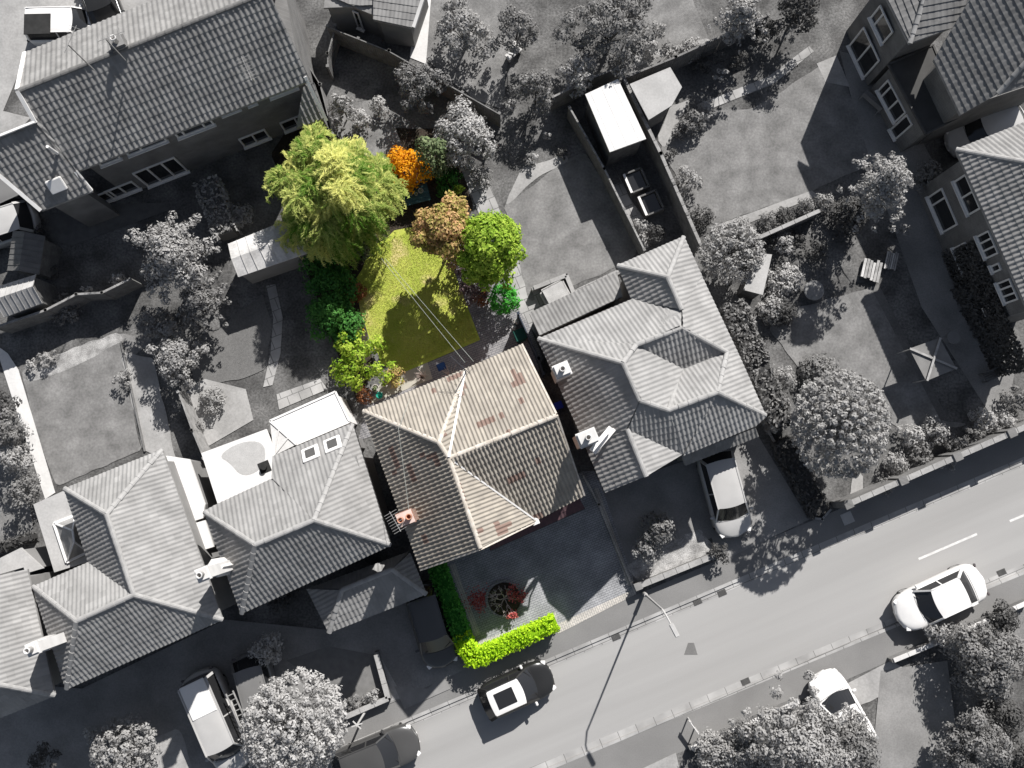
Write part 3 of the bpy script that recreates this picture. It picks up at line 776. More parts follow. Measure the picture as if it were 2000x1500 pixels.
BRICK = brickmat('red_brick', (.30, .15, .10), (.24, .12, .085), (.35, .32, .28), .225, .075, .012, vertical=True)
BRICKG = brickmat('grey_brick', g(.17), g(.13), g(.2), .225, .075, .012, vertical=True)
RENDER = mat('grey_render', g(.22), g(.19), scale=1.5, amt=.06)
RENDERW = mat('white_render', g(.6), g(.5), scale=1.5, amt=.05)
FELT = mat('roof_felt_white', g(.66), g(.60), scale=1.2, fine=8, amt=.04); FELTG = mat('roof_felt_grey', g(.40), g(.34), scale=1.2, fine=10, amt=.08)
FELTD = mat('roof_felt_dark', g(.07), g(.055), scale=1.2, amt=.1)
FIBRE = mat('fibre_cement', g(.55), g(.40), scale=1.3, fine=10, amt=.12)
WOOD = mat('weathered_timber', g(.16), g(.10), scale=3, fine=20, amt=.2, bump=.3)
WOODL = mat('pale_timber', g(.36), g(.26), scale=3, fine=20, amt=.15)
WOODC = mat('brown_timber', (.11, .08, .06), (.07, .055, .04), scale=3, fine=20, amt=.2)
PURPLE = mat('porch_tile_maroon', (.105, .06, .065), (.085, .05, .055), scale=3, amt=.1)
PAINTD = mat('dark_gutter', (.03, .032, .04), (.025, .025, .03), rough=.5)
TEAL = mat('teal_plastic', (.02, .28, .20), (.02, .24, .17), rough=.4, amt=.05); BLUEP = mat('blue_tarpaulin', (.03, .08, .22), (.02, .06, .18), rough=.5)
TEALD = mat('painted_table_teal', (.045, .09, .095), (.03, .07, .075), rough=.6)
TERRA = mat('terracotta', (.55, .27, .17), (.42, .2, .13), amt=.1); STONEC = mat('pale_stone', (.5, .47, .42), (.4, .37, .33), amt=.12)
# leaves
def gl(n, a, b, tr=.2): return leafmat(n, g(a), g(b), tr)
L1 = gl('leaf_grey_pale', .25, .39); L2 = gl('leaf_grey_mid', .15, .26); L3 = gl('leaf_grey_dark', .06, .12); L4 = gl('leaf_grey_bright', .32, .48)
LW = leafmat('leaf_willow', (.09, .21, .015), (.76, .74, .24), .35)
LO = leafmat('leaf_orange', (.62, .24, .008), (.95, .48, .02), .3); LCON = leafmat('leaf_olive', (.055, .085, .035), (.24, .28, .14), .15)
LMA = leafmat('leaf_bronze_maple', (.24, .27, .045), (.62, .36, .19), .25); LGR = leafmat('leaf_fresh_green', (.16, .30, .02), (.44, .56, .08), .3)
LPU = leafmat('leaf_purple', (.07, .045, .05), (.24, .17, .16), .15); LRO = leafmat('leaf_rust', (.14, .05, .02), (.30, .13, .06), .15)
LBR = leafmat('leaf_bright_green', (.03, .25, .02), (.12, .46, .07), .25); LDK = leafmat('leaf_deep_green', (.025, .10, .02), (.08, .22, .04), .15)
LLI = leafmat('leaf_lime', (.13, .26, .012), (.50, .60, .08), .3); LHE = leafmat('leaf_hedge_lime', (.24, .44, .01), (.56, .80, .03), .3)
LHD = leafmat('leaf_hedge_deep', (.03, .16, .02), (.10, .32, .05), .2); LRED = leafmat('leaf_acer_red', (.22, .03, .03), (.62, .15, .13), .2)
TWIG = mat('pale_twig', (.55, .47, .42), (.42, .34, .3), amt=.1)
# ------------------------------------------------------------------ terrain, road, pavements
KN = (P(775, 1425, 0), P(2000, 905, 0)); KS = (P(1075, 1495, 0), P(2000, 1113, 0))
def ext(seg, d=120):
    a, b = seg; e = (b - a).normalized(); return a - e * d, b + e * d
RW = 0.07
def xy(v): return (v.x, v.y)
terr = sheet('terrain', [(-260, -260), (260, -260), (260, 300), (-260, 300)], 0, GROUND, px=False, base=-0.14)
n0, n1 = ext(KN); s0, s1 = ext(KS); dirn = (n1 - n0).normalized(); nor = Vector((-dirn.y, dirn.x, 0))
sheet('road', [xy(s0 - nor * .3), xy(s1 - nor * .3), xy(n1 + nor * .3), xy(n0 + nor * .3)], 1, TARMAC, px=False, base=-RW)
b = B(); b.prism([xy(n0 + nor * .28), xy(n1 + nor * .28), xy(n1 + nor * 110), xy(n0 + nor * 110)], -.135, 0); struct(b.out('ground', GROUND))
b = B(); b.prism([xy(s0 - nor * 80), xy(s1 - nor * 80), xy(s1 - nor * .18), xy(s0 - nor * .18)], -.135, 0); struct(b.out('ground', GROUND))
def kerb(a, b_, off, wd, top, nm='kerb'):
    q = B(); a = a + nor * off; b_ = b_ + nor * off
    q.prism([xy(a), xy(b_), xy(b_ + nor * wd), xy(a + nor * wd)], -.13, top); struct(q.out(nm, KERB))
kerb(n0, n1, .14, .15, .012); kerb(s0, s1, -.19, .13, .012)
b = B(); b.prism([xy(n0 - nor * .12), xy(n1 - nor * .12), xy(n1 + nor * .14), xy(n0 + nor * .14)], -.13, -RW + .012); struct(b.out('channel', KERB))
b = B(); b.prism([xy(s0 - nor * .04), xy(s1 - nor * .04), xy(s1 + nor * .24), xy(s0 + nor * .24)], -.13, -RW + .012); struct(b.out('channel', KERB))
# pavements: from the kerb to the plot boundaries
BN = (P(750, 1370), P(2000, 842)); BS = (P(1350, 1460), P(1975, 1187))
bn0, bn1 = ext(BN); bs0, bs1 = ext(BS)
sheet('pavement', [xy(n0 + nor * .27), xy(n1 + nor * .27), xy(bn1), xy(bn0)], 1, PAVE, px=False)
bq0, bq1 = ext(BS, 38); sq0, sq1 = ext(KS, 36)
sheet('pavement', [xy(bq0), xy(bq1), xy(sq1 - nor * .18), xy(sq0 - nor * .18)], 1, PAVE, px=False)
for a, c in (((1794, 1092), (1908, 1043)), ((1972, 1018), (2090, 968))):
    p, q = P(*a, -RW), P(*c, -RW); d = (q - p).normalized(); s = Vector((-d.y, d.x, 0)) * .055; z = -RW + .008
    bb = B((p.x, p.y, z)); bb.face([(p - s).to_tuple()[:2] + (z,), (q - s).to_tuple()[:2] + (z,), (q + s).to_tuple()[:2] + (z,), (p + s).to_tuple()[:2] + (z,)])
    o = bb.out('centre_line', mat('road_paint', g(.62), g(.5), amt=.1, scale=5)); struct(o)
IRON = mat('cast_iron', g(.09), g(.07), rough=.6)
def manhole(px, py, s, name='manhole_cover', z=-RW, m=None, lab='', rot=ANG):
    p = P(px, py, z); b = B((p.x, p.y, 0)); b.box((p.x, p.y, z + .012), (s, s, .012), rot); o = b.out(name, m or mat('cast_iron', g(.09), g(.07), rough=.6)); tag(o, lab, 'cover')
manhole(1655, 1012, .55, z=0.0, m=mat('cover_concrete', g(.42), g(.36)), lab='square pale inspection cover set in the shaded pavement below the garden wall piers')
c = P(1349, 1268, -RW); b = B((c.x, c.y, 0)); b.prism([xy(c + Vector((-.32, -.25, 0))), xy(c + Vector((.32, -.25, 0))), xy(c + Vector((.16, .3, 0))), xy(c + Vector((-.12, .3, 0)))], -RW + .005, -RW + .014)
tag(b.out('road_patch', mat('tar_patch', g(.16), g(.14))), 'small dark wedge shaped tar patch in the middle of the road', 'patch')
for i, (x, y, l) in enumerate(((1203, 1244, 'drain grate at the far kerb crossed by the street lamp shadow'), (1362, 1175, 'drain grate in the far kerb channel between two paler channel stones'), (1410, 1158, 'round drain grate in the far kerb channel nearest the silver car'), (1956, 1118, 'drain grate by the near kerb behind the white saloon'), (1456, 1331, 'drain grate on the near kerb opposite the block paved drive'))):
    p = P(x, y, -RW); b = B((p.x, p.y, 0)); b.box((p.x, p.y, -RW + .018), (.42, .28, .014), ANG)
    for k in range(5): b.box((p.x + (k - 2) * .075 * math.cos(ANG), p.y + (k - 2) * .075 * math.sin(ANG), -RW + .03), (.03, .26, .014), ANG)
    tag(b.out('drain_grate', MATS['cast_iron']), l, 'drain', 'drain grates along the kerbs')
# ------------------------------------------------------------------ ground patches (picture measurements)
for nm, m, lv, pts, org_ in (
    ('lawn', LAWNC, 2, [(690, 560), (698, 540), (708, 525), (716, 500), (730, 478), (752, 468), (770, 450), (800, 444), (822, 458), (850, 468), (862, 488), (880, 500), (885, 520), (893, 545), (915, 604), (938, 664), (792, 726), (762, 718), (745, 712), (738, 690), (722, 664), (712, 630), (704, 610), (700, 585)], 0),
    ('patio', PATIO, 3, [(893, 545), (880, 500), (940, 500), (1020, 600), (1060, 700), (1040, 760), (700, 860), (712, 800), (708, 765), (795, 727), (938, 664)], 0),
    ('patio', PATIOL, 4, [(745, 745), (790, 727), (835, 708), (845, 740), (720, 790)], 0),
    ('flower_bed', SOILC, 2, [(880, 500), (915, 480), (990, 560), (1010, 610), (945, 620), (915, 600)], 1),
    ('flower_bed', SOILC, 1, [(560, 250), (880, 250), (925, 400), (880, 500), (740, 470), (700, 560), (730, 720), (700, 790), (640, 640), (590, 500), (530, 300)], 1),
    ('driveway', BLOCK, 3, [(822, 1085), (1140, 920), (1165, 920), (1243, 1150), (1080, 1234), (930, 1270), (880, 1190)], 0),
    ('driveway_edging', BLOCKE, 4, [(930, 1256), (1085, 1196), (1090, 1218), (1240, 1150), (1243, 1160), (1090, 1238), (1080, 1212), (936, 1270)], 0),
    ('driveway_edging', BLOCKE, 4, [(878, 1105), (888, 1100), (938, 1238), (928, 1244)], 0),
    ('driveway_edging', BLOCKE, 4, [(1160, 955), (1168, 952), (1234, 1140), (1226, 1144)], 0),
    # right neighbour
    ('driveway', DRIVEG, 2, [(1165, 960), (1480, 850), (1580, 1015), (1400, 1100), (1390, 1050), (1250, 1110), (1235, 1130)], 0),
    ('gravel_bed', GRAVEL, 3, [(1222, 1105), (1368, 1030), (1400, 1080), (1252, 1145)], 1),
    ('lawn', LAWN, 2, [(985, 402), (1030, 370), (1110, 310), (1140, 296), (1180, 355), (1247, 492), (1208, 520), (1035, 590), (1005, 480)], 1),
    ('path', SLABG, 3, [(1198, 362), (1215, 355), (1272, 480), (1247, 492)], 0),
    ('gravel_bed', GRAVEL, 2, [(1195, 320), (1240, 400), (1300, 470), (1270, 480), (1215, 360)], 1),
    ('path', CONC, 3, [(1020, 330), (1105, 300), (1112, 312), (1040, 355), (1010, 385), (985, 402)], 1),
    ('path', SLABG, 1, [(900, 330), (945, 330), (1050, 600), (1050, 660), (1010, 600)], 0),
    ('patio', SLABG, 3, [(1040, 565), (1110, 540), (1122, 580), (1050, 610)], 0),
    # top right gardens
    ('lawn', LAWN, 2, [(1290, 285), (1318, 240), (1400, 215), (1470, 215), (1530, 175), (1632, 108), (1680, 240), (1700, 320), (1590, 372), (1400, 440), (1340, 420), (1320, 340)], 1),
    ('patio', CONC, 3, [(1595, 124), (1634, 108), (1660, 170), (1612, 160)], 0),
    ('path', CONC, 3, [(1392, 443), (1585, 372), (1600, 382), (1400, 460)], 0),
    ('path', CONC, 3, [(1284, 270), (1308, 205), (1350, 195), (1300, 290)], 1),
    ('patio', DRIVEG, 1, [(1640, 100), (1720, 120), (1830, 330), (1900, 470), (1990, 680), (1960, 850), (1800, 600), (1680, 260)], 0),
    ('path', SLABG, 2, [(1360, 205), (1500, 150), (1580, 90), (1590, 100), (1510, 165), (1370, 220)], 0),
    ('lawn', LAWN, 2, [(1222, -20), (1345, -20), (1386, 80), (1250, 135)], 0),
    ('gravel_bed', GRAVEL, 2, [(1235, 110), (1386, 72), (1390, 90), (1240, 150)], 1),
    ('lawn', LAWN, 2, [(1240, 130), (1330, 100), (1340, 120), (1240, 160)], 0),
    ('lawn', LAWN, 2, [(815, -20), (985, -20), (1000, 60), (980, 215), (920, 190), (850, 130), (820, 100)], 1),
    ('path', CONCW, 3, [(820, -20), (843, -20), (832, 125), (800, 112)], 0),
    ('lawn', LAWN, 2, [(690, 200), (735, 192), (760, 210), (790, 300), (770, 320), (680, 300), (650, 250)], 1),
    # lower right garden
    ('lawn', LAWN, 2, [(1500, 640), (1560, 600), (1706, 560), (1840, 820), (1890, 830), (1780, 850), (1700, 800), (1560, 720)], 1),
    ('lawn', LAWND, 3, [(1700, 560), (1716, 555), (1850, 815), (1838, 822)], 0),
    ('path', CONC, 4, [(1668, 925), (1688, 925), (1682, 985), (1656, 985)], 1),
    # left gardens
    ('lawn', LAWN, 2, [(42, 722), (90, 700), (235, 652), (300, 660), (240, 720), (277, 880), (112, 950), (75, 860)], 1),
    ('path', CONCW, 4, [(-10, 672), (15, 690), (36, 722), (108, 962), (88, 975), (2, 710)], 0),
    ('gravel_bed', GRAVEL, 3, [(60, 715), (160, 672), (230, 650), (240, 665), (150, 715), (100, 735), (52, 745)], 1),
    ('gravel_bed', CONC, 3, [(237, 690), (300, 700), (345, 900), (278, 880)], 1),
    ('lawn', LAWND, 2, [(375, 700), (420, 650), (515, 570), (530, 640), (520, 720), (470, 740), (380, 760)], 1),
    ('path', SLABG, 3, [(520, 558), (538, 555), (552, 620), (548, 690), (532, 752), (514, 756), (528, 690), (534, 620)], 0),
    ('patio', CONC, 3, [(358, 770), (400, 740), (480, 760), (495, 820), (392, 880), (372, 840)], 0),
    ('patio', SLABG, 3, [(540, 770), (625, 740), (640, 760), (545, 800)], 0),
    ('lawn', LAWN, 2, [(-20, 880), (30, 860), (62, 1000), (70, 1060), (-20, 1090)], 1),
    ('driveway', CONC, 1, [(-20, -20), (250, -20), (330, 10), (50, 110), (-20, 280)], 0),
    ('driveway', CONC, 1, [(-20, 400), (40, 330), (70, 420), (40, 480), (-20, 490)], 0),
    ('driveway', CONC, 2, [(-20, 210), (60, 230), (30, 262), (-20, 275)], 0),
    ('patio', mat('worn_paving', g(.13), g(.10), amt=.15), 2, [(95, 420), (200, 400), (330, 395), (330, 410), (140, 480), (100, 470)], 0),
    # front drives of the left houses
    ('driveway', DRIVEG, 2, [(-20, 1330), (160, 1345), (440, 1210), (640, 1230), (845, 1130), (925, 1300), (760, 1375), (620, 1430), (430, 1515), (-20, 1515)], 0),
    ('lawn', mat('front_lawn', g(0.17), g(0.14), amt=.08), 3, [(560, 1290), (640, 1262), (728, 1278), (752, 1352), (690, 1372), (640, 1345)], 0),
    ('path', CONC, 3, [(728, 1280), (740, 1276), (787, 1362), (760, 1370)], 0),
    ('patio', CONC, 3, [(300, 1440), (350, 1420), (380, 1510), (300, 1510)], 1),
    ('driveway', mat('pale_drive', g(.24), g(.21), amt=.06), 3, [(770, 1340), (835, 1345), (865, 1320), (880, 1345), (790, 1385)], 0),
    # across the road
    ('driveway', CONC, 2, [(1500, 1410), (1560, 1385), (1740, 1290), (1790, 1320), (1700, 1370), (1560, 1420)], 0),
    ('driveway', DRIVEG, 2, [(1720, 1310), (1850, 1290), (1880, 1520), (1700, 1520)], 0),
    ('driveway', CONC, 2, [(1225, 1515), (1320, 1470), (1330, 1515)], 0),
    ('lawn', LAWN, 2, [(1880, 1220), (2020, 1170), (2020, 1290), (1900, 1330)], 1)):
    if org_: pts = smoothpts(wob(pts, 2.5, 18), 1)
    sheet(nm, pts, lv, m)
# a strip of grass edge blades of the main lawn (nobody could count them)
lw = [(696, 565), (735, 480), (800, 452), (850, 480), (893, 555), (930, 660), (792, 720), (750, 708), (716, 640)]
LP = [P(*p) for p in lw]; xs = [p.x for p in LP]; ys = [p.y for p in LP]
def inside(x, y):
    r = False; j = len(LP) - 1
    for i in range(len(LP)):
        if (LP[i].y > y) != (LP[j].y > y) and x < (LP[j].x - LP[i].x) * (y - LP[i].y) / (LP[j].y - LP[i].y) + LP[i].x: r = not r
        j = i
    return r
pp = [(x, y) for x, y in zip(np.random.uniform(min(xs), max(xs), 30000), np.random.uniform(min(ys), max(ys), 30000)) if inside(x, y)]
C = np.array([(x, y, .022) for x, y in pp]); k = len(C); tuft = .5 + .35 * np.sin(C[:, 0] * 2.3 + np.cos(C[:, 1] * 1.7) * 2) * np.cos(C[:, 1] * 2.9) + np.random.normal(0, .2, k)
o = leaf_mesh('grass', C, rsphere(k) * .7 + np.array([0, 0, .8]), rsphere(k) + np.array([0, 0, .9]), .035, .012, tuft, leafmat('grass_blades', (.28, .34, .045), (.56, .53, .15), .2), None, (0, 0, 0)); o['kind'] = 'stuff'
# ------------------------------------------------------------------ the main house
V = (910, 722, 5.0); A_ = (710, 803, 5.0); R1 = (857, 864, 7.5); R2 = (877, 895, 7.5); G = (1086, 812, 7.5); BR = (1018, 674, 5.0)
FR = (1138, 967, 5.0); FL = (822, 1110, 5.0); GA = (938, 1070, 7.5); VR = (1046, 1017, 5.0)
mh, mo = house('main_house', 'house with cream and brown tiled hip and gable roofs, the only one in colour', 'house',
    [[A_, V, R1], [V, R2, R1], [V, BR, G, R2], [R2, G, FR, VR], [R2, VR, GA], [A_, R1, R2, GA, FL]],
    [[A_, BR, FR, (1046, 1002, 5), (1050, 1017, 5), FL]],
    [(A_, R1), (V, R1), (R1, R2), (R2, GA), (R2, G)], T_MAIN, BRICK, ridgem=T_RIDGE, tw=.172, tl=.34, amp=.046, sub=8, ins=.35, ridr=.10, step=.034,
    gables=[(FL, GA, VR, (N_.x, N_.y)), (FR, G, BR, (-E_.x, -E_.y))], gutters=[(FL, A_), (A_, V), (V, BR), (VR, FR)], fasc=PAINTD)
def strip(parent, org, a, b, wd, ht, m, nm, lift=.07):
    q = B(org); q.bar(P(*a) + Vector((0, 0, lift)), P(*b) + Vector((0, 0, lift)), wd, ht); return q.out(nm, m, parent)
strip(mh, mo, (909, 724, 5.03), (877, 893, 7.5), .09, .05, WHITE, 'valley_lead', .12)
strip(mh, mo, (881, 897, 7.45), (1044, 1014, 5.05), .07, .05, WHITE, 'valley_lead', .10)
strip(mh, mo, (938, 1073, 7.45), (1046, 1020, 4.95), .07, .12, T_RIDGE, 'verge', .02)
strip(mh, mo, (938, 1073, 7.45), (822, 1113, 4.95), .07, .12, T_RIDGE, 'verge', .02)
strip(mh, mo, (1088, 811, 7.45), (1141, 967, 4.95), .08, .12, T_RIDGE, 'verge', .0)
strip(mh, mo, (1087, 809, 7.45), (1020, 673, 4.95), .08, .12, T_RIDGE, 'verge', .0)
q = B(mo); p = P(1046, 1018, 5.0); q.box((p.x, p.y, 5.02), (.3, .28, .12), ANG); q.out('valley_lead', WHITE, mh)
chimney(mh, mo, 792, 1012, 7.6, .62, .5, 3.5, BRICK, 2, TERRA)
q = B(mo); p = P(792, 1012, 7.64); q.box((p.x, p.y, 7.68), (.66, .54, .05), ANG); q.out('chimney_cap', mat('pale_mortar', (.60, .46, .40), (.5, .38, .33), amt=.12), mh)
aerial(mh, mo, 786, 1022, 7.0, 1.7, LEAD, 2.1, .9)
aerial(mh, mo, 910, 728, 5.1, 1.7, PAINTD, 2.4, 1.1)
# lean-to porch roof along the front and its gutter
pr = B(mo); pts = pz([(955, 1064, 2.9), (1048, 1016, 2.9), (1134, 972, 2.9), (1141, 991, 2.6), (957, 1073, 2.6)])
pts = pz([(958, 1050, 2.95), (1130, 970, 2.95), (1142, 992, 2.6), (957, 1074, 2.6)])
tile_face(pr, pts, .2, .3, .02, .02, 5, mo); pr.slab([v - Vector((0, 0, .02)) for v in pts], Vector((0, 0, -.12))); pr.out('porch_roof', PURPLE, mh)
q = B(mo); q.tube([pts[2] + Vector((0, 0, -.03)), pts[3] + Vector((0, 0, -.03))], .06, 6)
q.tube([P(1141, 967, 4.9), P(1135, 962, 4.5), P(1135, 962, .1)], .04, 6); q.out('gutter', PAINTD, mh)
# ------------------------------------------------------------------ left neighbour
a1 = (400, 1000, 5); rg1 = (498, 1064, 6.95); rg2 = (613, 1016, 6.95); c1 = (762, 1064, 5); c2 = (472, 1198, 5); d1 = (688, 829, 4.4); d0 = (532, 891, 4.4)
h2, o2 = house('neighbour_house', 'grey hip roofed house with two square skylights and a white conservatory, beside the main house', 'house',
    [[a1, (425, 985, 5.0), (532, 935, 5.0), rg2, rg1], [(532, 935, 5.0), d0, d1, rg2], [d1, c1, rg2], [rg1, rg2, c1, c2], [a1, rg1, c2]],
    [[a1, (532, 935, 5.0), (705, 868, 5.0), c1, c2], [(530, 935, 4.3), d0, d1, (703, 880, 4.3)]], [(a1, rg1), (rg1, rg2), (rg2, d1), (rg2, c1), (rg1, c2)], T_G1, RENDER, ridgem=RG, tw=.2, amp=.027, sub=5, gutters=[(c1, c2), (a1, c2), (d1, c1)])
for (x, y, sz) in ((607, 886, 4.85), (650, 868, 4.85)):
    p = P(x, y, sz); q = B(o2); q.box((p.x, p.y, p.z + .02), (.78, .78, .12), ANG, .02, rx=-0.7); so_ = q.out('skylight', WHITE, h2)
    q = B(o2); nrm = Vector((0, 0, 1)); q.box((p.x + N_.x * .05, p.y + N_.y * .05, p.z + .085), (.44, .46, .03), ANG, 0, rx=-0.7); q.out('pane', mat('roof_glass', g(.09), g(.08), rough=.25, amt=0, spec=.5), so_)
chimney(h2, o2, 395, 1122, 8.6, .45, .45, 4.4, RENDERW, 1)
q = B(o2); q.bar(P(418, 1110, 6.8), P(447, 1104, 5.0), .5, .6); q.out('chimney_breast', RENDERW, h2)
cs, co_ = flatroof('conservatory', 'white roofed conservatory on the back of the left neighbour house', 'conservatory', [(527, 822), (655, 765), (683, 824), (579, 868)], 2.9, mat('conservatory_roof', g(.92), g(.85), rough=.3, amt=0, spec=.3), WHITE, ribs=0, edge=WHITE)
q = B(co_); a, bb, c = P(527, 822, 2.9), P(579, 868, 2.9), P(535, 890, 2.9); q.slab([a, bb, c], Vector((0, 0, -.12)))
for f in (.35, .7): q.bar(a.lerp(bb, f) + Vector((0, 0, .03)), c + Vector((0, 0, .03)), .06, .05)
q.out('roof_panel', CONCW, cs)
flatroof('flat_roof_extension', 'white felt flat roofed extension on the left corner of the left neighbour house', 'extension', [(393, 885), (520, 838), (536, 880), (537, 936), (425, 984)], 3.0, FELT, RENDER, ribs=0)
p = P(517, 912, 3.0); q = B((p.x, p.y, 3)); q.tube([(p.x, p.y, 2.95), (p.x, p.y, 3.25)], .14, 10); q.box((p.x, p.y, 3.02), (.5, .5, .04), ANG); tag(q.out('roof_vent', BLACKP), 'dark vent standing on the white felt flat roof', 'vent')
pp = [P(x, y, 3.006) for x, y in smoothpts([(425, 890), (470, 862), (515, 862), (520, 900), (500, 925), (470, 930), (450, 905)], 2)]; q = B(); q.face(pp); o = q.out('rain_puddle', mat('puddle', g(.42), g(.38), rough=.3)); tag(o, 'grey dried puddle stain on the white felt flat roof', 'puddle')
# garage of the neighbour with a low hipped roof
e1 = (600, 1150, 2.7); e2 = (643, 1235, 2.7); e3 = (832, 1160, 2.7); e4 = (800, 1080, 2.7); m1 = (668, 1152, 3.6); m2 = (765, 1112, 3.6)
house('garage', 'low hip roofed garage in the gap between the left neighbour and the hedge', 'garage', [[e1, m1, e2], [e2, m1, m2, e3], [m2, e4, e3], [e1, e4, m2, m1]], [[e1, e2, e3, e4]],
    [(e2, m1), (e3, m2), (m1, m2)], T_G1, RENDER, ridgem=RG, amp=.027, tw=.2, sub=4)
# ------------------------------------------------------------------ second house to the left
b1 = (127, 955, 5); b2 = (316, 879, 5); b3 = (434, 1210, 5); b4 = (130, 1345, 5); b5 = (65, 1146, 5); s1_ = (208, 1004, 6.85); s2 = (261, 1162, 6.85); s3 = (149, 1213, 6.85); vv_ = (174, 1099, 5)
h3, o3 = house('hipped_house', 'pale grey house with crossing hips and worn tiles on its wide right slope', 'house',
    [[b1, b2, s1_], [b1, s1_, s2, vv_], [vv_, s2, s3, b5], [b5, s3, b4], [s3, s2, b3, b4], [b2, b3, s2, s1_]], [[b1, b2, b3, b4, b5, vv_]],
    [(b1, s1_), (s1_, b2), (s1_, s2), (s2, b3), (s2, s3), (s3, b5), (s3, b4)], T_G3, RENDER, ridgem=RG, tw=.19, amp=.025, gutters=[(b4, b3), (b5, b4), (b1, b2)])
chimney(h3, o3, 62, 1268, 8.4, .42, .42, 4.2, RENDERW, 1)
q = B(o3); q.bar(P(78, 1262, 7.2), P(105, 1250, 4.9), .5, .6); q.out('chimney_breast', RENDERW, h3)
ft, fo_ = flatroof('flat_roof_garage', 'long grey flat roof with a glass lantern, left of the crossing hipped roof', 'garage', [(65, 985), (128, 957), (182, 1094), (106, 1118)], 3.0, FELTG, RENDER)
q = B(fo_); lp = [P(x, y, 3.05) for x, y in ((106, 1022), (147, 1006), (172, 1078), (131, 1098))]; r0 = P(142, 1036, 3.75); r1 = P(145, 1058, 3.75)
for f in ([lp[0], lp[1], r0], [lp[1], lp[2], r1, r0], [lp[2], lp[3], r1], [lp[3], lp[0], r0, r1]): q.slab(f, Vector((0, 0, -.04)))
lg = q.out('roof_lantern', mat('lantern_glass', g(.30), g(.22), rough=.12, amt=.1, spec=.6), ft)
q = B(fo_)
for a, c in ((0, 1), (1, 2), (2, 3), (3, 0)): q.bar(lp[a], lp[c], .12, .12)
for a, r in ((0, r0), (1, r0), (2, r1), (3, r1)): q.bar(lp[a], r, .07, .06)
q.bar(r0, r1, .08, .07); q.out('glazing_bars', WHITE, lg)
flatroof('side_extension', 'narrow white flat roof along the right side of the pale hipped house', 'extension', [(324, 890), (370, 897), (400, 985), (396, 1012), (372, 1020)], 2.9, FELT, RENDER)
flatroof('side_porch', 'small angular white flat roof in the gap beside the square chimney', 'porch', [(373, 1024), (400, 1016), (417, 1068), (398, 1074), (382, 1056)], 2.9, FELT, RENDER)
# third house, cut by the left edge
k1 = (-70, 1128, 5); k2 = (20, 1095, 5); k2b = (52, 1112, 5); k3 = (106, 1358, 5); k4 = (-60, 1425, 5); k5 = (-20, 1334, 6.7); k6 = (-70, 1180, 6.9)
h4, o4 = house('edge_house', 'pale tiled house cut off by the left edge below the lantern roof', 'house',
    [[(-30, 1130, 6.25), k2b, k3, k5, k6], [k5, k3, k4]], [[k1, k2b, k3, k4]], [(k5, k3), (k5, k6)], T_G3, RENDER, ridgem=RG, amp=.025)
flatroof('flat_roof_garage', 'cream flat roof strip at the left edge beyond the cut-off pale house', 'garage', [(-30, 1105), (40, 1070), (84, 1110), (50, 1120), (46, 1108), (-30, 1130)], 2.9, FELTG, RENDER)
# ------------------------------------------------------------------ right neighbour
W1 = (1052, 662, 4.85); W2 = (1217, 709, 7.1); W3 = (1250, 782, 7.0); W4 = (1225, 838, 6.15); W5 = (1262, 930, 6.1); W6 = (1183, 962, 4.75)
X1 = (1235, 586, 5); X2 = (1331, 604, 6.3); X3 = (1331, 640, 6.5); X4 = (1243, 673, 6.6); X5 = (1420, 688, 5.5); X6 = (1331, 722, 5.3); X7 = (1306, 801, 6.5); X8 = (1402, 766, 6.5)
Y1 = (1207, 519, 5); Y2 = (1304, 541, 6.3); Y3 = (1335, 463, 5); Y4 = (1495, 811, 5); Y5 = (1478, 832, 5); Y6 = (1332, 888, 5)
h5, o5 = house('neighbour_house', 'large grey house with crossing roofs and a sunken dark slope, right of the coloured one', 'house',
    [[W1, W2, W3, W4, (1141, 865, 4.78)], [(1141, 865, 4.78), W4, W5, W6], [W1, X1, X2, X3, X4], [W1, X4, W2], [Y1, Y3, Y2], [Y1, Y2, X2, X1],
     [Y3, (1370, 539, 5), X2, Y2], [(1370, 539, 5), (1440, 691, 5), X5, X3, X2], [(1440, 691, 5), Y4, X8, X5],
     [X4, X3, X5, X6], [W2, X4, X6, X7, W3], [X6, X5, X8, X7], [W3, X7, Y6, W4], [X7, X8, Y6], [X8, Y4, Y5, Y6], [W4, Y6, W5]],
    [[W1, X1, Y1, Y3, Y4, Y5, Y6, (1262, 925, 5), W6]],
    [(W1, W2), (W2, W3), (W3, X7), (X7, X8), (X8, Y4), (X8, X5), (W4, W5), (X4, X3), (X3, X5), (Y1, Y2), (Y3, Y2), (Y2, X2), (X6, X7), (W2, X4)], T_G4, RENDER, ridgem=RG, tw=.2, amp=.028,
    gutters=[(W1, W6), (Y6, Y5), (Y3, Y4)], gables=[(W6, W5, Y6, (N_.x, N_.y))])
chimney(h5, o5, 1148, 855, 7.4, .75, .55, 4.5, RENDERW, 1)
q = B(o5); q.bar(P(1155, 880, 6.5), P(1192, 835, 6.2), .18, .16); q.bar(P(1160, 885, 5.9), P(1200, 838, 5.9), .16, .05); q.out('flue_pipe', WHITE, h5)
chimney(h5, o5, 1098, 722, 7.0, .6, .5, 4.5, RENDERW, 1)
lt, lo_ = house('lean_to', 'low lean-to roof of dull tiles across the back of the right neighbour house', 'extension', [[(1034, 612, 2.5), (1205, 532, 2.5), (1216, 580, 3.1), (1054, 656, 3.1)]], [[(1034, 612, 2.5), (1205, 532, 2.5), (1216, 580, 2.5), (1054, 656, 2.5)]], [], T_G2, RENDER, amp=.027, ins=.15)
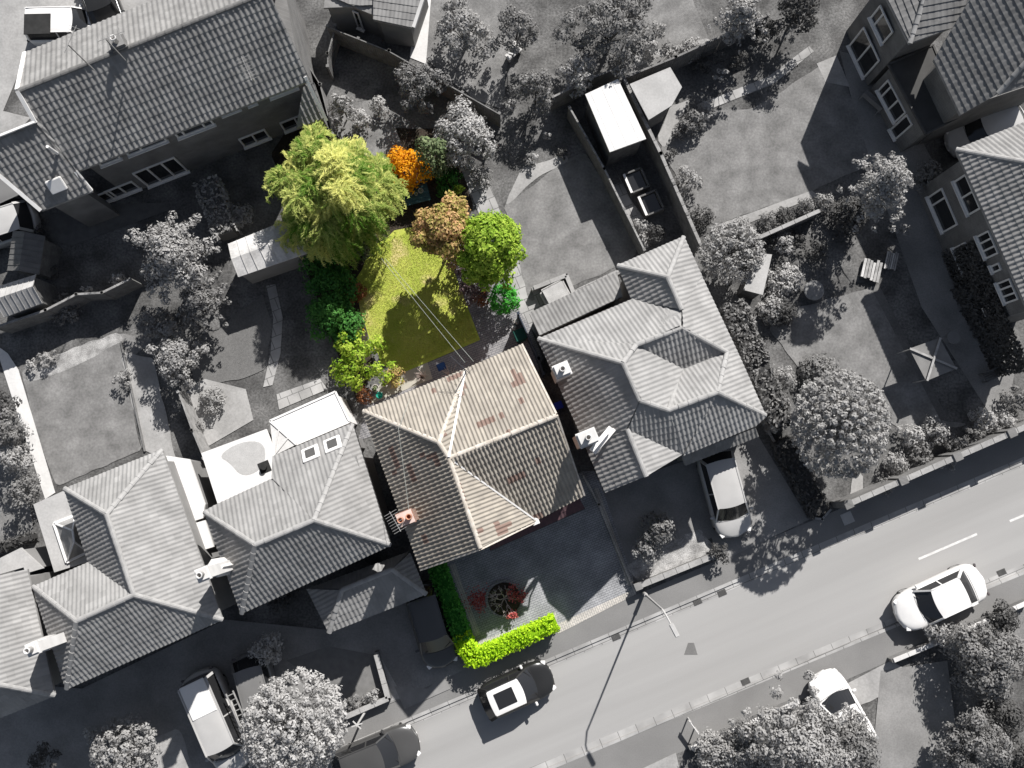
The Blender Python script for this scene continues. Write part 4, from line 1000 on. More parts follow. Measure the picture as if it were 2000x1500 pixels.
house('porch', 'low tiled porch roof tucked under the front eaves of the right neighbour house', 'porch', [[(1330, 885, 3.1), (1470, 822, 3.1), (1482, 852, 2.6), (1338, 908, 2.6)]], [[(1330, 885, 2.6), (1470, 822, 2.6), (1482, 852, 2.6), (1338, 908, 2.6)]], [], T_G2, RENDER, amp=.027, ins=.15)
# hot tub like sink and box behind the lean-to
p = P(1085, 572, .8); q = B((p.x, p.y, 0)); q.box((p.x, p.y, .38), (1.3, 1.0, .76), ANG + .1, .12); q.box((p.x, p.y, .8), (1.15, .85, .08), ANG + .1, .04)
tag(q.out('garden_box', mat('tub_cover', g(.40), g(.33))), 'covered grey garden tub standing on the pale slabs behind the lean-to', 'tub')
run('low_wall', 'low pale wall around the slab square behind the lean-to', 'garden wall', [(1042, 563), (1106, 538), (1120, 572)], .6, .16, SLABG, cap=(.05, CONC))
run('low_wall', 'thin double kerb wall along the bottom edge of the square grey lawn', 'garden wall', [(1122, 572), (1206, 532)], .4, .2, SLABG, cap=(.05, SLABG))
# ------------------------------------------------------------------ long terrace at top left
q1 = (35, 178, 7.6); q2 = (525, -16, 7.6); q3 = (606, 156, 5.2); q4 = (150, 334, 5.2); q5 = (70, 240, 6.8); q6 = (-60, 292, 6.8); q7 = (80, 411, 4.65); q8 = (179, 373, 4.65)
t1, to = house('terrace_house', 'long terrace at top left with wide dark tiled roof and white upstairs windows', 'house',
    [[q1, q2, q3, q4], [q5, q4, q8, q7, q6], [q1, (50, 105, 5.4), (560, -105, 5.4), q2], [q1, q4, q5]],
    [[(46, 118, 5.2), (560, -90, 5.2), q3, q4, (84, 250, 5.2)], [(-30, 300, 4.5), (70, 262, 4.5), (150, 334, 4.5), q8, q7]], [(q1, q2), (q6, q5)], T_LONG, BRICKG, ridgem=RGD, tw=.24, tl=.34, amp=.034, ins=.4, step=.02)
for a, c in ((q1, q5), (q1, (50, 105, 5.4)), (q6, q7), ((148, 334, 5.2), (179, 373, 4.5))): strip(t1, to, a, c, .16, .2, WHITE, 'bargeboard', .02)
strip(t1, to, q5, q6, .1, .12, WHITE, 'bargeboard', .1)
pq3, pq4 = P(*q3), P(*q4); inw = Vector((-(pq3 - pq4).y, (pq3 - pq4).x, 0)).normalized(); WA, WB = pq4 + inw * .4, pq3 + inw * .4
for (u, v, hh, cc, sp) in (((196, 322), (236, 307), .75, 1, None), ((250, 302), (327, 273), .9, 2, (.35,)), ((347, 268), (418, 240), 1.0, 3, (.2, .75)), ((433, 224), (468, 211), .8, 2, (.5,)), ((527, 190), (580, 168), .95, 2, (.4,)), ((484, 205), (500, 199), .5, 1, None)):
    _z = onwall(WA, WB, *u).z; window(t1, to, WA, WB, u, v, max(.45, 5.0 - _z), z=_z, cols=cc, split=sp)
for (u, v, hh, cc) in (((180, 402), (236, 388), 1.0, 2), ((232, 395), (282, 372), 1.1, 2), ((300, 372), (378, 342), 2.0, 3), ((480, 290), (530, 270), 1.1, 2), ((560, 262), (615, 240), 1.1, 2)):
    window(t1, to, WA, WB, u, v, hh, z=(.15 if hh > 1.5 else max(.3, onwall(WA, WB, *u).z)), cols=cc)
cat_, cto = house('terrace_annexe', 'lower tiled roof piece with a pale verge at the right end of the long terrace', 'house', [[(592, 170, 4.7), (613, 160, 4.7), (636, 228, 3.6), (578, 250, 3.6)]], [[(592, 170, 3.6), (613, 160, 3.6), (634, 226, 3.6), (578, 248, 3.6)]], [], T_LONG, BRICKG, amp=.04, tw=.22, ins=.15)
strip(cat_, cto, (596, 150, 5.3), (638, 236, 3.6), .14, .14, WHITE, 'bargeboard', .05)
chimney(t1, to, 228, 82, 7.9, .6, .5, 5.5, BRICKG, 1, RENDERW)
for (x, y, z, hh, r) in ((245, 118, 7.6, 2.0, .4), (185, 138, 7.9, 2.4, 1.2), (497, 160, 5.9, .9, 2.0)): aerial(t1, to, x, y, z, hh, LEAD, r, 1.2)
p = P(110, 362, 5.25); q = B(to); q.box((p.x, p.y, p.z), (.72, .62, .16), ANG, .03, rx=.72); sk = q.out('skylight', mat('skylight_blind', g(.75), g(.7), rough=.4, amt=0), t1)
p = P(112, 300, 5.9); q = B(to); q.tube([p, p + Vector((0, 0, .9))], .07, 8); q.out('vent_pipe', WHITE, t1)
# ------------------------------------------------------------------ house at the top centre
h7, o7 = house('gabled_house', 'pale tiled house at the top edge with a tall narrow window in its shaded wall', 'house',
    [[(632, 14, 2.5), (690, 12, 2.5), (728, 28, 2.5), (730, -50, 2.9), (640, -60, 2.9)], [(729, 38, 2.5), (806, 54, 2.5), (838, -40, 3.0), (730, -50, 3.0)]], [[(635, 20, 2.5), (692, 16, 2.5), (728, 30, 2.5), (738, 42, 2.5), (804, 52, 2.5), (835, -40, 2.5), (640, -60, 2.5)]], [], T_G3, RENDER, amp=.022, ins=.12)
strip(h7, o7, (808, 54, 2.5), (842, -50, 3.0), .16, .2, RENDERW, 'bargeboard', 0)
WA, WB = P(632, 14, 2.5), P(728, 28, 2.5)
p = P(692, 14, 2.5); p2 = P(728, 30, 2.5); window(h7, o7, p, p2, (703, 62), (714, 65), 1.7, z=.4, cols=1)
# ------------------------------------------------------------------ houses at the right
z1 = (1777, 84, 5.4); z2 = (1808, -3, 7.4)
h8, o8 = house('brick_house', 'dark walled house at the top right corner with ribbed slopes and white patio doors', 'house',
    [[(1730, -10, 5.4), (1808, -20, 6.0), (1806, 0, 6.0), z1], [z1, (1808, -10, 6.1), (1900, -10, 6.1), (1872, 49, 5.4)], [(1825, 116, 5.0), (1897, -5, 6.6), (2040, -60, 8.3), (2040, 80, 7.6), (1950, 182, 6.1), (1877, 224, 5.0)], [(1950, 184, 6.1), (2040, 80, 7.3), (2110, 130, 6.3)]],
    [[(1720, -60, 5.4), z1, (1872, 49, 5.4), (1900, -60, 5.4)], [(1828, 118, 5.0), (1900, 20, 5.0), (2090, 0, 5.0), (2090, 150, 5.0), (1877, 222, 5.0)]],
    [(z1, (1808, -10, 6.1)), ((1872, 49, 5.4), (1900, -12, 6.1)), ((1950, 182, 6.1), (2040, 80, 7.6))], T_G2, BRICKG, ridgem=RG, amp=.012, tw=.3, tl=.29, step=.03, ins=.25, sub=3)
a8 = P(1777, 84, 5.4); WA = a8 + (E_ * .25); WB = WA + N_ * 6
window(h8, o8, WA, WB, (1663, 84), (1695, 146), 2.0, z=.1, cols=2)
window(h8, o8, WA, WB, (1712, 20), (1741, 68), 1.2, z=3.0, cols=3, split=(.3,))
f8, fo8 = flatroof('rear_extension', 'black flat roofed extension with a white corner window below the ribbed roofs', 'extension', [(1735, 126), (1822, 88), (1878, 226), (1808, 262)], 3.0, FELTD, BRICKG, edge=mat('dark_edge', g(.09), g(.07)), ins=.12)
WA, WB = P(1808, 262, 3.0) + E_ * .14, P(1735, 126, 3.0) + E_ * .14
window(f8, fo8, WA, WB, (1725, 166), (1760, 230), 1.3, z=.9, cols=3, split=(.2, .6)); window(f8, fo8, WA, WB, (1744, 248), (1756, 268), 2.0, z=.2, cols=1)
y1 = (1868, 292, 5.2); y2 = (1996, 570, 5.2)
h9, o9 = house('ivy_clad_house', 'tall house at the right edge with ivy on its wall and rows of white windows', 'house',
    [[y1, (2080, 330, 7.2), (2120, 480, 6.9), (2110, 620, 6.15), (2015, 620, 5.2)], [y1, (2000, 240, 5.3), (2080, 215, 5.5), (2080, 330, 7.2)]], [[(1874, 298, 5.2), (2090, 215, 5.2), (2120, 600, 5.2), (2012, 615, 5.2)]], [(y1, (2080, 330, 7.2))], T_G1, BRICKG, ridgem=RG, amp=.034, tw=.22, ins=.25)
pw = inset([Vector((P(*k)[0], P(*k)[1])) for k in ((1874, 298, 5.2), (2090, 215, 5.2), (2120, 600, 5.2), (2012, 615, 5.2))], .25); WA, WB = Vector((*pw[0], 0)), Vector((*pw[3], 0))
U_IVY = (WB - WA).normalized(); N_IVY = Vector((U_IVY.y, -U_IVY.x, 0)); N_IVY = -N_IVY if N_IVY.dot(-WA) < 0 else N_IVY; WA_IVY = WA + U_IVY * 3.0
window(h9, o9, WA, WB, (1832, 372), (1866, 442), 1.5, z=.8, cols=3, split=(.25,)); window(h9, o9, WA, WB, (1890, 470), (1916, 524), 1.2, z=1.1, cols=2, split=(.3,))
window(h9, o9, WA, WB, (1878, 345), (1912, 410), 1.1, z=3.5, cols=3, split=(.5,)); window(h9, o9, WA, WB, (1938, 446), (1962, 490), 1.1, z=3.4, cols=3)
window(h9, o9, WA, WB, (1968, 505), (1978, 518), .7, z=3.5, cols=1); window(h9, o9, WA, WB, (1980, 540), (2004, 580), 1.1, z=3.4, cols=3); window(h9, o9, WA, WB, (1952, 592), (1966, 602), .5, z=1.6, cols=1)
# ------------------------------------------------------------------ sheds, flat roofs, glasshouse
flatroof('garden_garage', 'big white flat roofed garage with tree shadow on its top corner, behind the grey lawn', 'garage', [(1143, 184), (1207, 154), (1262, 271), (1191, 297)], 2.5, FELT, WOOD, th=.1, ins=.12, ribs=2)
f_, fo_ = flatroof('summerhouse', 'five sided summerhouse with pale felt roof in the fence corner', 'summerhouse', [(1230, 164), (1309, 131), (1332, 170), (1312, 206), (1267, 234)], 2.3, FELTG, WOOD, th=.1, ins=.15)
shed('shed', 'large white corrugated shed with branch shadows beside the willow', [(446, 476), (563, 428), (602, 494), (466, 541)], 2.2, 2.5, FIBRE, RENDER, axis=1)
shed('greenhouse', 'dull glass greenhouse with a ridged roof near the left edge', [(25, 452), (88, 462), (76, 536), (14, 528)], 1.9, 2.3, mat('dirty_glass', g(.14), g(.11), rough=.3), WOOD, axis=0)
shed('shed', 'pale ridged roof shed below the greenhouse at the left edge', [(-6, 560), (70, 536), (82, 592), (8, 620)], 2.1, 2.7, FELTG, WOOD, axis=1)
for i, (x, y, l) in enumerate(((1243, 352, 'upper of two white edged cold frames beside the thick fence'), (1272, 396, 'lower of two white edged cold frames beside the thick fence'))):
    p = P(x, y, .6); t = thing('cold_frame', l, 'cold frame', (p.x, p.y, 0), ANG + math.pi / 2 * 0, 'cold frames on the slab path'); q = B()
    for (cx, cy, sx, sy) in ((-.45, 0, .09, 1.0), (.45, 0, .09, 1.0), (0, -.5, .99, .08), (0, .5, .99, .08)): q.box((cx, cy, .32), (sx, sy, .62))
    q.out('frame', WOOD, t); q = B(); q.box((0, 0, .45), (.8, .92, .03)); q.out('pane', GL, t); q = B(); q.box((-.47, 0, .66), (.12, 1.02, .04)); q.out('rail', WHITE, t)
p = P(1540, 525, 0)
flatroof('tool_store', 'small pale slanting store roof right of the lumpy grey shrub', 'shed', [(1478, 494), (1508, 497), (1490, 576), (1452, 566)], 1.7, FELTG, WOOD, th=.07)

# openings in the street fronts (seen only from a step aside)
front_window(mh, mo, FL, VR, .22, .72, 3.3, 1.1, cols=3); front_window(mh, mo, FL, VR, .2, .74, .9, 1.3, cols=4)
front_window(mh, mo, (1050, 1015, 5), FR, .3, .85, 3.3, 1.1, ins=.55, cols=3); front_window(mh, mo, (1050, 1015, 5), FR, .5, .92, .1, 2.0, ins=.55, cols=1, name='garage_door', glass=RENDERW)
for (hh, oo, a, c) in ((h2, o2, c2, c1), (h3, o3, b4, b3), (h5, o5, Y6, Y5)):
    front_window(hh, oo, a, c, .12, .4, 3.3, 1.1, cols=3); front_window(hh, oo, a, c, .6, .85, 3.3, 1.1, cols=3); front_window(hh, oo, a, c, .12, .42, .9, 1.3, cols=4); front_window(hh, oo, a, c, .55, .68, .1, 2.0, cols=1, name='door', glass=FELTD)
# ------------------------------------------------------------------ garden of the main house
willow(657, 382, 118, 6.2, LW, BARK)
tree('orange_shrub', 'bright orange leaved shrub between the willow and the dark bench', 792, 331, 45, 1.9, LO, 'shrub', .10, 24, trunk=False, zc=.5, low=0)
shrub('olive_bush', 'tall dull olive conifer bush right of the orange shrub', 846, 303, 38, 3.0, LCON, size=.12, n=14)
shrub('deep_green_bush', 'dark green low growth around the end of the garden bench', 872, 352, 30, .9, LDK, size=.10, n=8)
shrub('deep_green_bush', 'small dark bush with yellow tips at the fence end right of the bench', 896, 372, 14, 1.0, LLI, size=.08, n=5)
tree('bronze_maple', 'maple with pinkish bronze leaf tips at the top of the green lawn', 868, 452, 58, 5.4, LMA, size=.11, n=60, crf=.27, dens=2.2, jit=.24, zc=.66, low=.3, barkm=BARK)
tree('green_tree', 'tall fresh green tree with bright lumpy crown, right of the bronze maple', 955, 482, 68, 6.2, LGR, size=.11, n=80, crf=.25, dens=2.2, jit=.2, zc=.66, low=.3, squash=.78, rot=1.2, barkm=BARK)
tree('green_tree', 'lower green limb of the bright tree hanging above the round green bush', 972, 522, 40, 4.2, LGR, size=.12, n=14, zc=.6, low=.25, barkm=BARK)
shrub('purple_shrub', 'purple brown leaved shrub bordering the lawn below the bronze maple', 905, 512, 34, 1.7, LPU, size=.08, n=10)
shrub('purple_shrub', 'lower purple shrub with rusty shoots beside the patio path', 925, 560, 32, 1.3, LPU, size=.08, n=10)
shrub('rust_shrub', 'small rusty red shrub between the purple shrub and the round bush', 938, 582, 18, .8, LRO, size=.08, n=6)
shrub('round_bush', 'vivid green ball shaped bush at the corner of the patio', 985, 584, 31, 1.7, LBR, size=.075, n=34, crf=.3, jit=.06)
for x, y, r, h, m, l in ((640, 505, 46, 2.2, LDK, 'dark green shrub under the lower edge of the willow'), (650, 560, 46, 2.3, LDK, 'dark green shrub in the middle of the left border'),
    (645, 615, 48, 2.4, LDK, 'widest dark green shrub in the left border beside the lawn'), (672, 640, 40, 1.8, LDK, 'dark green shrub just above the lime shrub'), (690, 570, 24, 1.3, LRO, 'rusty twiggy shrub at the lawn edge between dark shrubs'),
    (617, 490, 20, 1.4, LRO, 'brown red shrub between the willow and the white shed'), (700, 478, 28, 1.9, LCON, 'olive shrub under the willow where the lawn begins')):
    shrub('deep_green_shrub', l, x, y, r, h, m, size=.10, n=12, group='shrubs in the left border of the green garden', dens=1.2)
shrub('lime_shrub', 'lime green feathery shrub at the bottom left corner of the green lawn', 697, 703, 54, 2.4, LLI, size=.10, n=34, crf=.27, jit=.36)
shrub('patio_plant', 'pinkish green bushy plant on the patio corner beside the lime shrub', 768, 734, 22, .8, LMA, size=.08, n=9, jit=.25)
shrub('patio_plant', 'rust coloured climbing plant at the corner below the lime shrub', 713, 772, 18, 1.0, LRO, size=.08, n=8)
shrub('marigold', 'single small orange flower clump beside the lawn above the lime shrub', 708, 639, 6, .9, LO, size=.05, n=3)
# table on the dark bark area
p = P(811, 378, .6); t = thing('garden_table', 'dark teal garden table carrying flower pots, under the orange shrub', 'table', p * Vector((1, 1, 0)) if False else (p.x, p.y, 0), ANG - .12)
q = B()
for k in range(6): q.box((0, -.42 + k * .168, .58), (1.35, .155, .035))
q.out('tabletop', TEALD, t)
for sx in (-1, 1):
    for sy in (-1, 1): q = B(); q.box((sx * .58, sy * .36, .28), (.07, .07, .56)); q.out('leg', TEALD, t)
for i, (x, y, r, l) in enumerate(((822, 374, .13, 'largest pale round pot on the teal garden table'), (813, 380, .09, 'middle pot on the teal garden table'), (803, 381, .07, 'small pot at the left on the teal garden table'))):
    p = P(x, y, .62); t = thing('flower_pot', l, 'plant pot', (p.x, p.y, .6), 0, 'pots on the garden table'); q = B(); q.lathe((0, 0, 0), [(r * .7, 0), (r, .14), (r * 1.05, .15), (r * .9, .15), (r * .85, .12)], 14); q.out('pot', STONEC, t, True)
    C, Nn, Rn = clump_leaves([(0, 0, .16, r * .7)], .04); k = len(C); leaf_mesh('foliage', C, Nn, rsphere(k), np.full(k, .03), np.full(k, .018), Rn, LCON, t)
flowerpot(741, 772, .16, .3, TEAL, 'teal green ball planter at the patio edge by the roof corner')
flowerpot(733, 758, .17, .32, STONEC, 'pale stone pot with white stems above the teal planter', LCON, .16)
flowerpot(1009, 628, .13, .28, STONEC, 'pot of small white flowers by the narrow side passage', mat('white_petals', g(.8), g(.7)), .14)
flowerpot(1004, 640, .1, .25, STONEC, 'lower pot of white flowers by the narrow side passage', mat('white_petals', g(.8), g(.7)), .1)
p = P(1016, 655, .8); t = thing('water_butt', 'dark green storage bin in the shade at the corner of the main house', 'bin', (p.x, p.y, 0), ANG); q = B(); q.box((0, 0, .45), (.5, .5, .9), 0, .05); q.out('body', mat('bin_green', (.01, .07, .05), (.01, .05, .04), rough=.5), t); q = B(); q.box((0, .02, .93), (.56, .56, .06), 0, .02); q.out('lid', MATS['bin_green'], t)
p = P(1090, 792, .5); t = thing('recycling_box', 'blue box standing in the dark passage right of the main house', 'box', (p.x, p.y, 0), ANG); q = B(); q.box((0, 0, .2), (.42, .32, .4), 0, .03); q.box((0, 0, .41), (.46, .36, .04), 0, .01); q.out('box', mat('blue_plastic', (.03, .06, .5), (.03, .05, .42), rough=.4), t)
p = P(862, 716, .02); q = B((p.x, p.y, 0)); q.box((p.x, p.y, .035), (.42, .36, .05), ANG, .02); tag(q.out('doormat', BLUEP), 'blue mat lying on the shaded patio behind the main house', 'mat')
p = P(823, 735, .6); t = thing('dried_shrub', 'leafless grey twiggy shrub on the patio against the back wall of the main house', 'shrub', (p.x, p.y, 0)); q = B()
for k in range(46):
    a = random.uniform(0, 6.28); r_ = random.uniform(.15, .42); h_ = random.uniform(.5, 1.1); q.tube([(0, 0, 0), (r_ * .5 * math.cos(a), r_ * .5 * math.sin(a), h_ * .6), (r_ * math.cos(a + .3), r_ * math.sin(a + .3), h_)], [.014, .01, .006], 4)
q.out('twigs', TWIG, t)
p = P(880, 735, .5); t = thing('rose_bush', 'bare branching rose bush climbing beside the aerial on the back wall', 'shrub', (p.x, p.y, 0)); q = B()
for k in range(26):
    a = random.uniform(0, 6.28); r_ = random.uniform(.3, .7); h_ = random.uniform(.6, 1.6); q.tube([(0, 0, 0), (r_ * .4 * math.cos(a), r_ * .4 * math.sin(a), h_ * .7), (r_ * math.cos(a), r_ * math.sin(a), h_)], [.015, .01, .006], 4)
q.out('twigs', TWIG, t)
# front: hedges, acer in its ring
hedge('lime_hedge', 'bright lime clipped L shaped hedge at the front corner of the drive', [(908, 1268), (930, 1289), (1079, 1222)], .66, 1.3, LHE, size=.09, corem=LHE, up=.02)
hedge('lime_hedge', 'short upright arm of the lime hedge where it meets the shaded hedge', [(903, 1250), (922, 1288)], .72, 1.3, LHE, size=.09, corem=LHE)
hedge('green_hedge', 'dark green clipped hedge in shade along the left side of the drive', [(852, 1108), (900, 1240)], .72, 1.3, LHD, size=.09, corem=LHD)
p = P(985, 1170, .05); t = thing('round_planter', 'round brick edged bed with dark soil in the block paved drive', 'planter', (p.x, p.y, 0))
q = B(); q.lathe((0, 0, .012), [(.92, 0), (.92, .07), (.8, .07), (.8, .03)], 40); q.out('kerb', MATS['patio_blocks'], t); q = B(); q.lathe((0, 0, .012), [(.79, 0), (.78, .05), (.3, .1), (.02, .1)], 30); q.out('soil', SOILC, t)
p = P(985, 1168, 0); t = thing('acer_tree', 'small bare branched acer with scattered red leaves growing in the round bed', 'tree', (p.x, p.y, 0)); q = B(); tips = []
random.seed(11)
def twig(a, d, L, r, lev):
    e = a + d * L; m_ = a.lerp(e, .5) + Vector((random.uniform(-.06, .06), random.uniform(-.06, .06), 0)); q.tube([a, m_, e], [r, r * .8, r * .6], 5)
    if lev == 0: tips.append(e); return
    for _ in range(3 if lev > 1 else 3):
        nd = (d + Vector((random.uniform(-.8, .8), random.uniform(-.8, .8), random.uniform(-.25, .3)))).normalized(); twig(e, nd, L * random.uniform(.6, .8), r * .6, lev - 1)
for k in range(6):
    a = k * 1.05; twig(Vector((0, 0, .1)), Vector((math.cos(a) * .75, math.sin(a) * .75, .8)).normalized(), .42, .03, 3)
q.out('trunk', TWIG, t)
sel = [v for v in tips if v.x > .25]; sel = random.sample(sel, min(len(sel), 34))
C = np.concatenate([np.array(v) + np.random.normal(0, .09, (10, 3)) for v in sel]); k = len(C)
leaf_mesh('leaves', C, rsphere(k) + np.array([0, 0, .8]), rsphere(k), np.full(k, .06), np.full(k, .035), np.random.rand(k), LRED, t)
p = P(937, 1172, .05); C = np.concatenate([np.array((p.x, p.y, .02)) + np.random.normal(0, .32, (420, 3)) * np.array([1, .8, 0]) + np.array([0, 0, 1]) * np.random.uniform(0, .03, (420, 1))]); k = len(C)
o = leaf_mesh('fallen_leaves', C, rsphere(k) * .3 + np.array([0, 0, 1]), rsphere(k), .045, .03, np.random.rand(k), LRED, None, (p.x, p.y, .012)); o['kind'] = 'stuff'; o['label'] = 'dark red fallen leaves scattered on the paving left of the round bed'
# ------------------------------------------------------------------ trees and shrubs of the surroundings
BARK = BARKG
G1 = 'grey trees and large shrubs of the neighbouring gardens'
for x, y, r, h, m, n, l in (
    (345, 500, 98, 5.2, L1, 40, 'broad spiky grey tree between the shaded lawn and the white corrugated shed'), (395, 590, 60, 3.2, L2, 20, 'darker grey tree below the broad spiky one'),
    (345, 700, 48, 2.6, L1, 16, 'narrow grey tree between two long left gardens'), (575, 1415, 102, 5.5, L4, 46, 'big pale lumpy tree near the bottom beside the parked van'),
    (1640, 830, 108, 6.2, L1, 60, 'large round tree with dense fingered foliage inside the corner wall'), (1715, 372, 78, 6.2, L1, 30, 'spiky pale tree between the two right hand gardens'),
    (1428, 492, 62, 3.2, L1, 26, 'lumpy pale shrub tree touching the right neighbour roof'), (1560, 1460, 118, 4.6, L1, 44, 'wide pale tree at the bottom edge below the near pavement'),
    (1195, 55, 78, 4.4, L2, 28, 'dark mottled tree at the top edge above the white flat garage'), (1047, 172, 40, 3.0, L2, 16, 'oval dark grey tree left of the pale bushy one'),
    (1128, 146, 38, 2.8, L4, 16, 'pale bushy tree touching the corner of the white flat garage'), (905, 262, 56, 3.0, L4, 22, 'pale tree at the end of the long fence'),
    (818, 168, 46, 3.0, L2, 18, 'shaded tree below the long diagonal fence'), (668, 208, 32, 2.6, L1, 12, 'pale small tree right of the terrace end'),
    (1010, 60, 40, 3.6, L2, 16, 'thin grey tree at the top edge by the dark lawn'), (1445, 40, 62, 4.4, L1, 22, 'open pale tree at the top edge over the dark fence'),
    (1560, 20, 46, 3.6, L3, 16, 'dark tree at the top edge near the brick house'), (905, 60, 56, 3.2, L1, 20, 'loose pale tree over the top centre lawn'),
    (1930, 1290, 70, 3.0, L2, 24, 'grey tree by the near wall at the right edge'), (1905, 1450, 60, 3.2, L2, 18, 'dark grey tree in the bottom right corner'),
    (245, 1470, 66, 2.4, L1, 20, 'low pale rounded tree by the bottom edge left of the van')):
    fm = 'arms' if (x, y) in ((345, 500), (1715, 372), (1445, 40), (395, 590), (1560, 1460), (668, 208)) else ('dome' if (x, y) in ((1640, 830), (575, 1415), (1428, 492), (245, 1470)) else None)
    tree('tree', l, x, y, r, h, m, size=.10 if r > 60 else .09, n={1640: 190, 575: 110, 1428: 60, 245: 60}.get(x, int(n * 2.2)) if fm == 'dome' else int(n * 2.2), group=G1, jit=.28, form=fm, dens=1.7 if x == 1640 else 1.1, crf=({1640: .085, 575: .13}.get(x, .16) if fm == 'dome' else .20 if n > 24 else .27), squash=random.uniform(.8, 1), rot=random.uniform(0, 3), flat=.35)
G2 = 'grey shrubs of the neighbouring gardens'
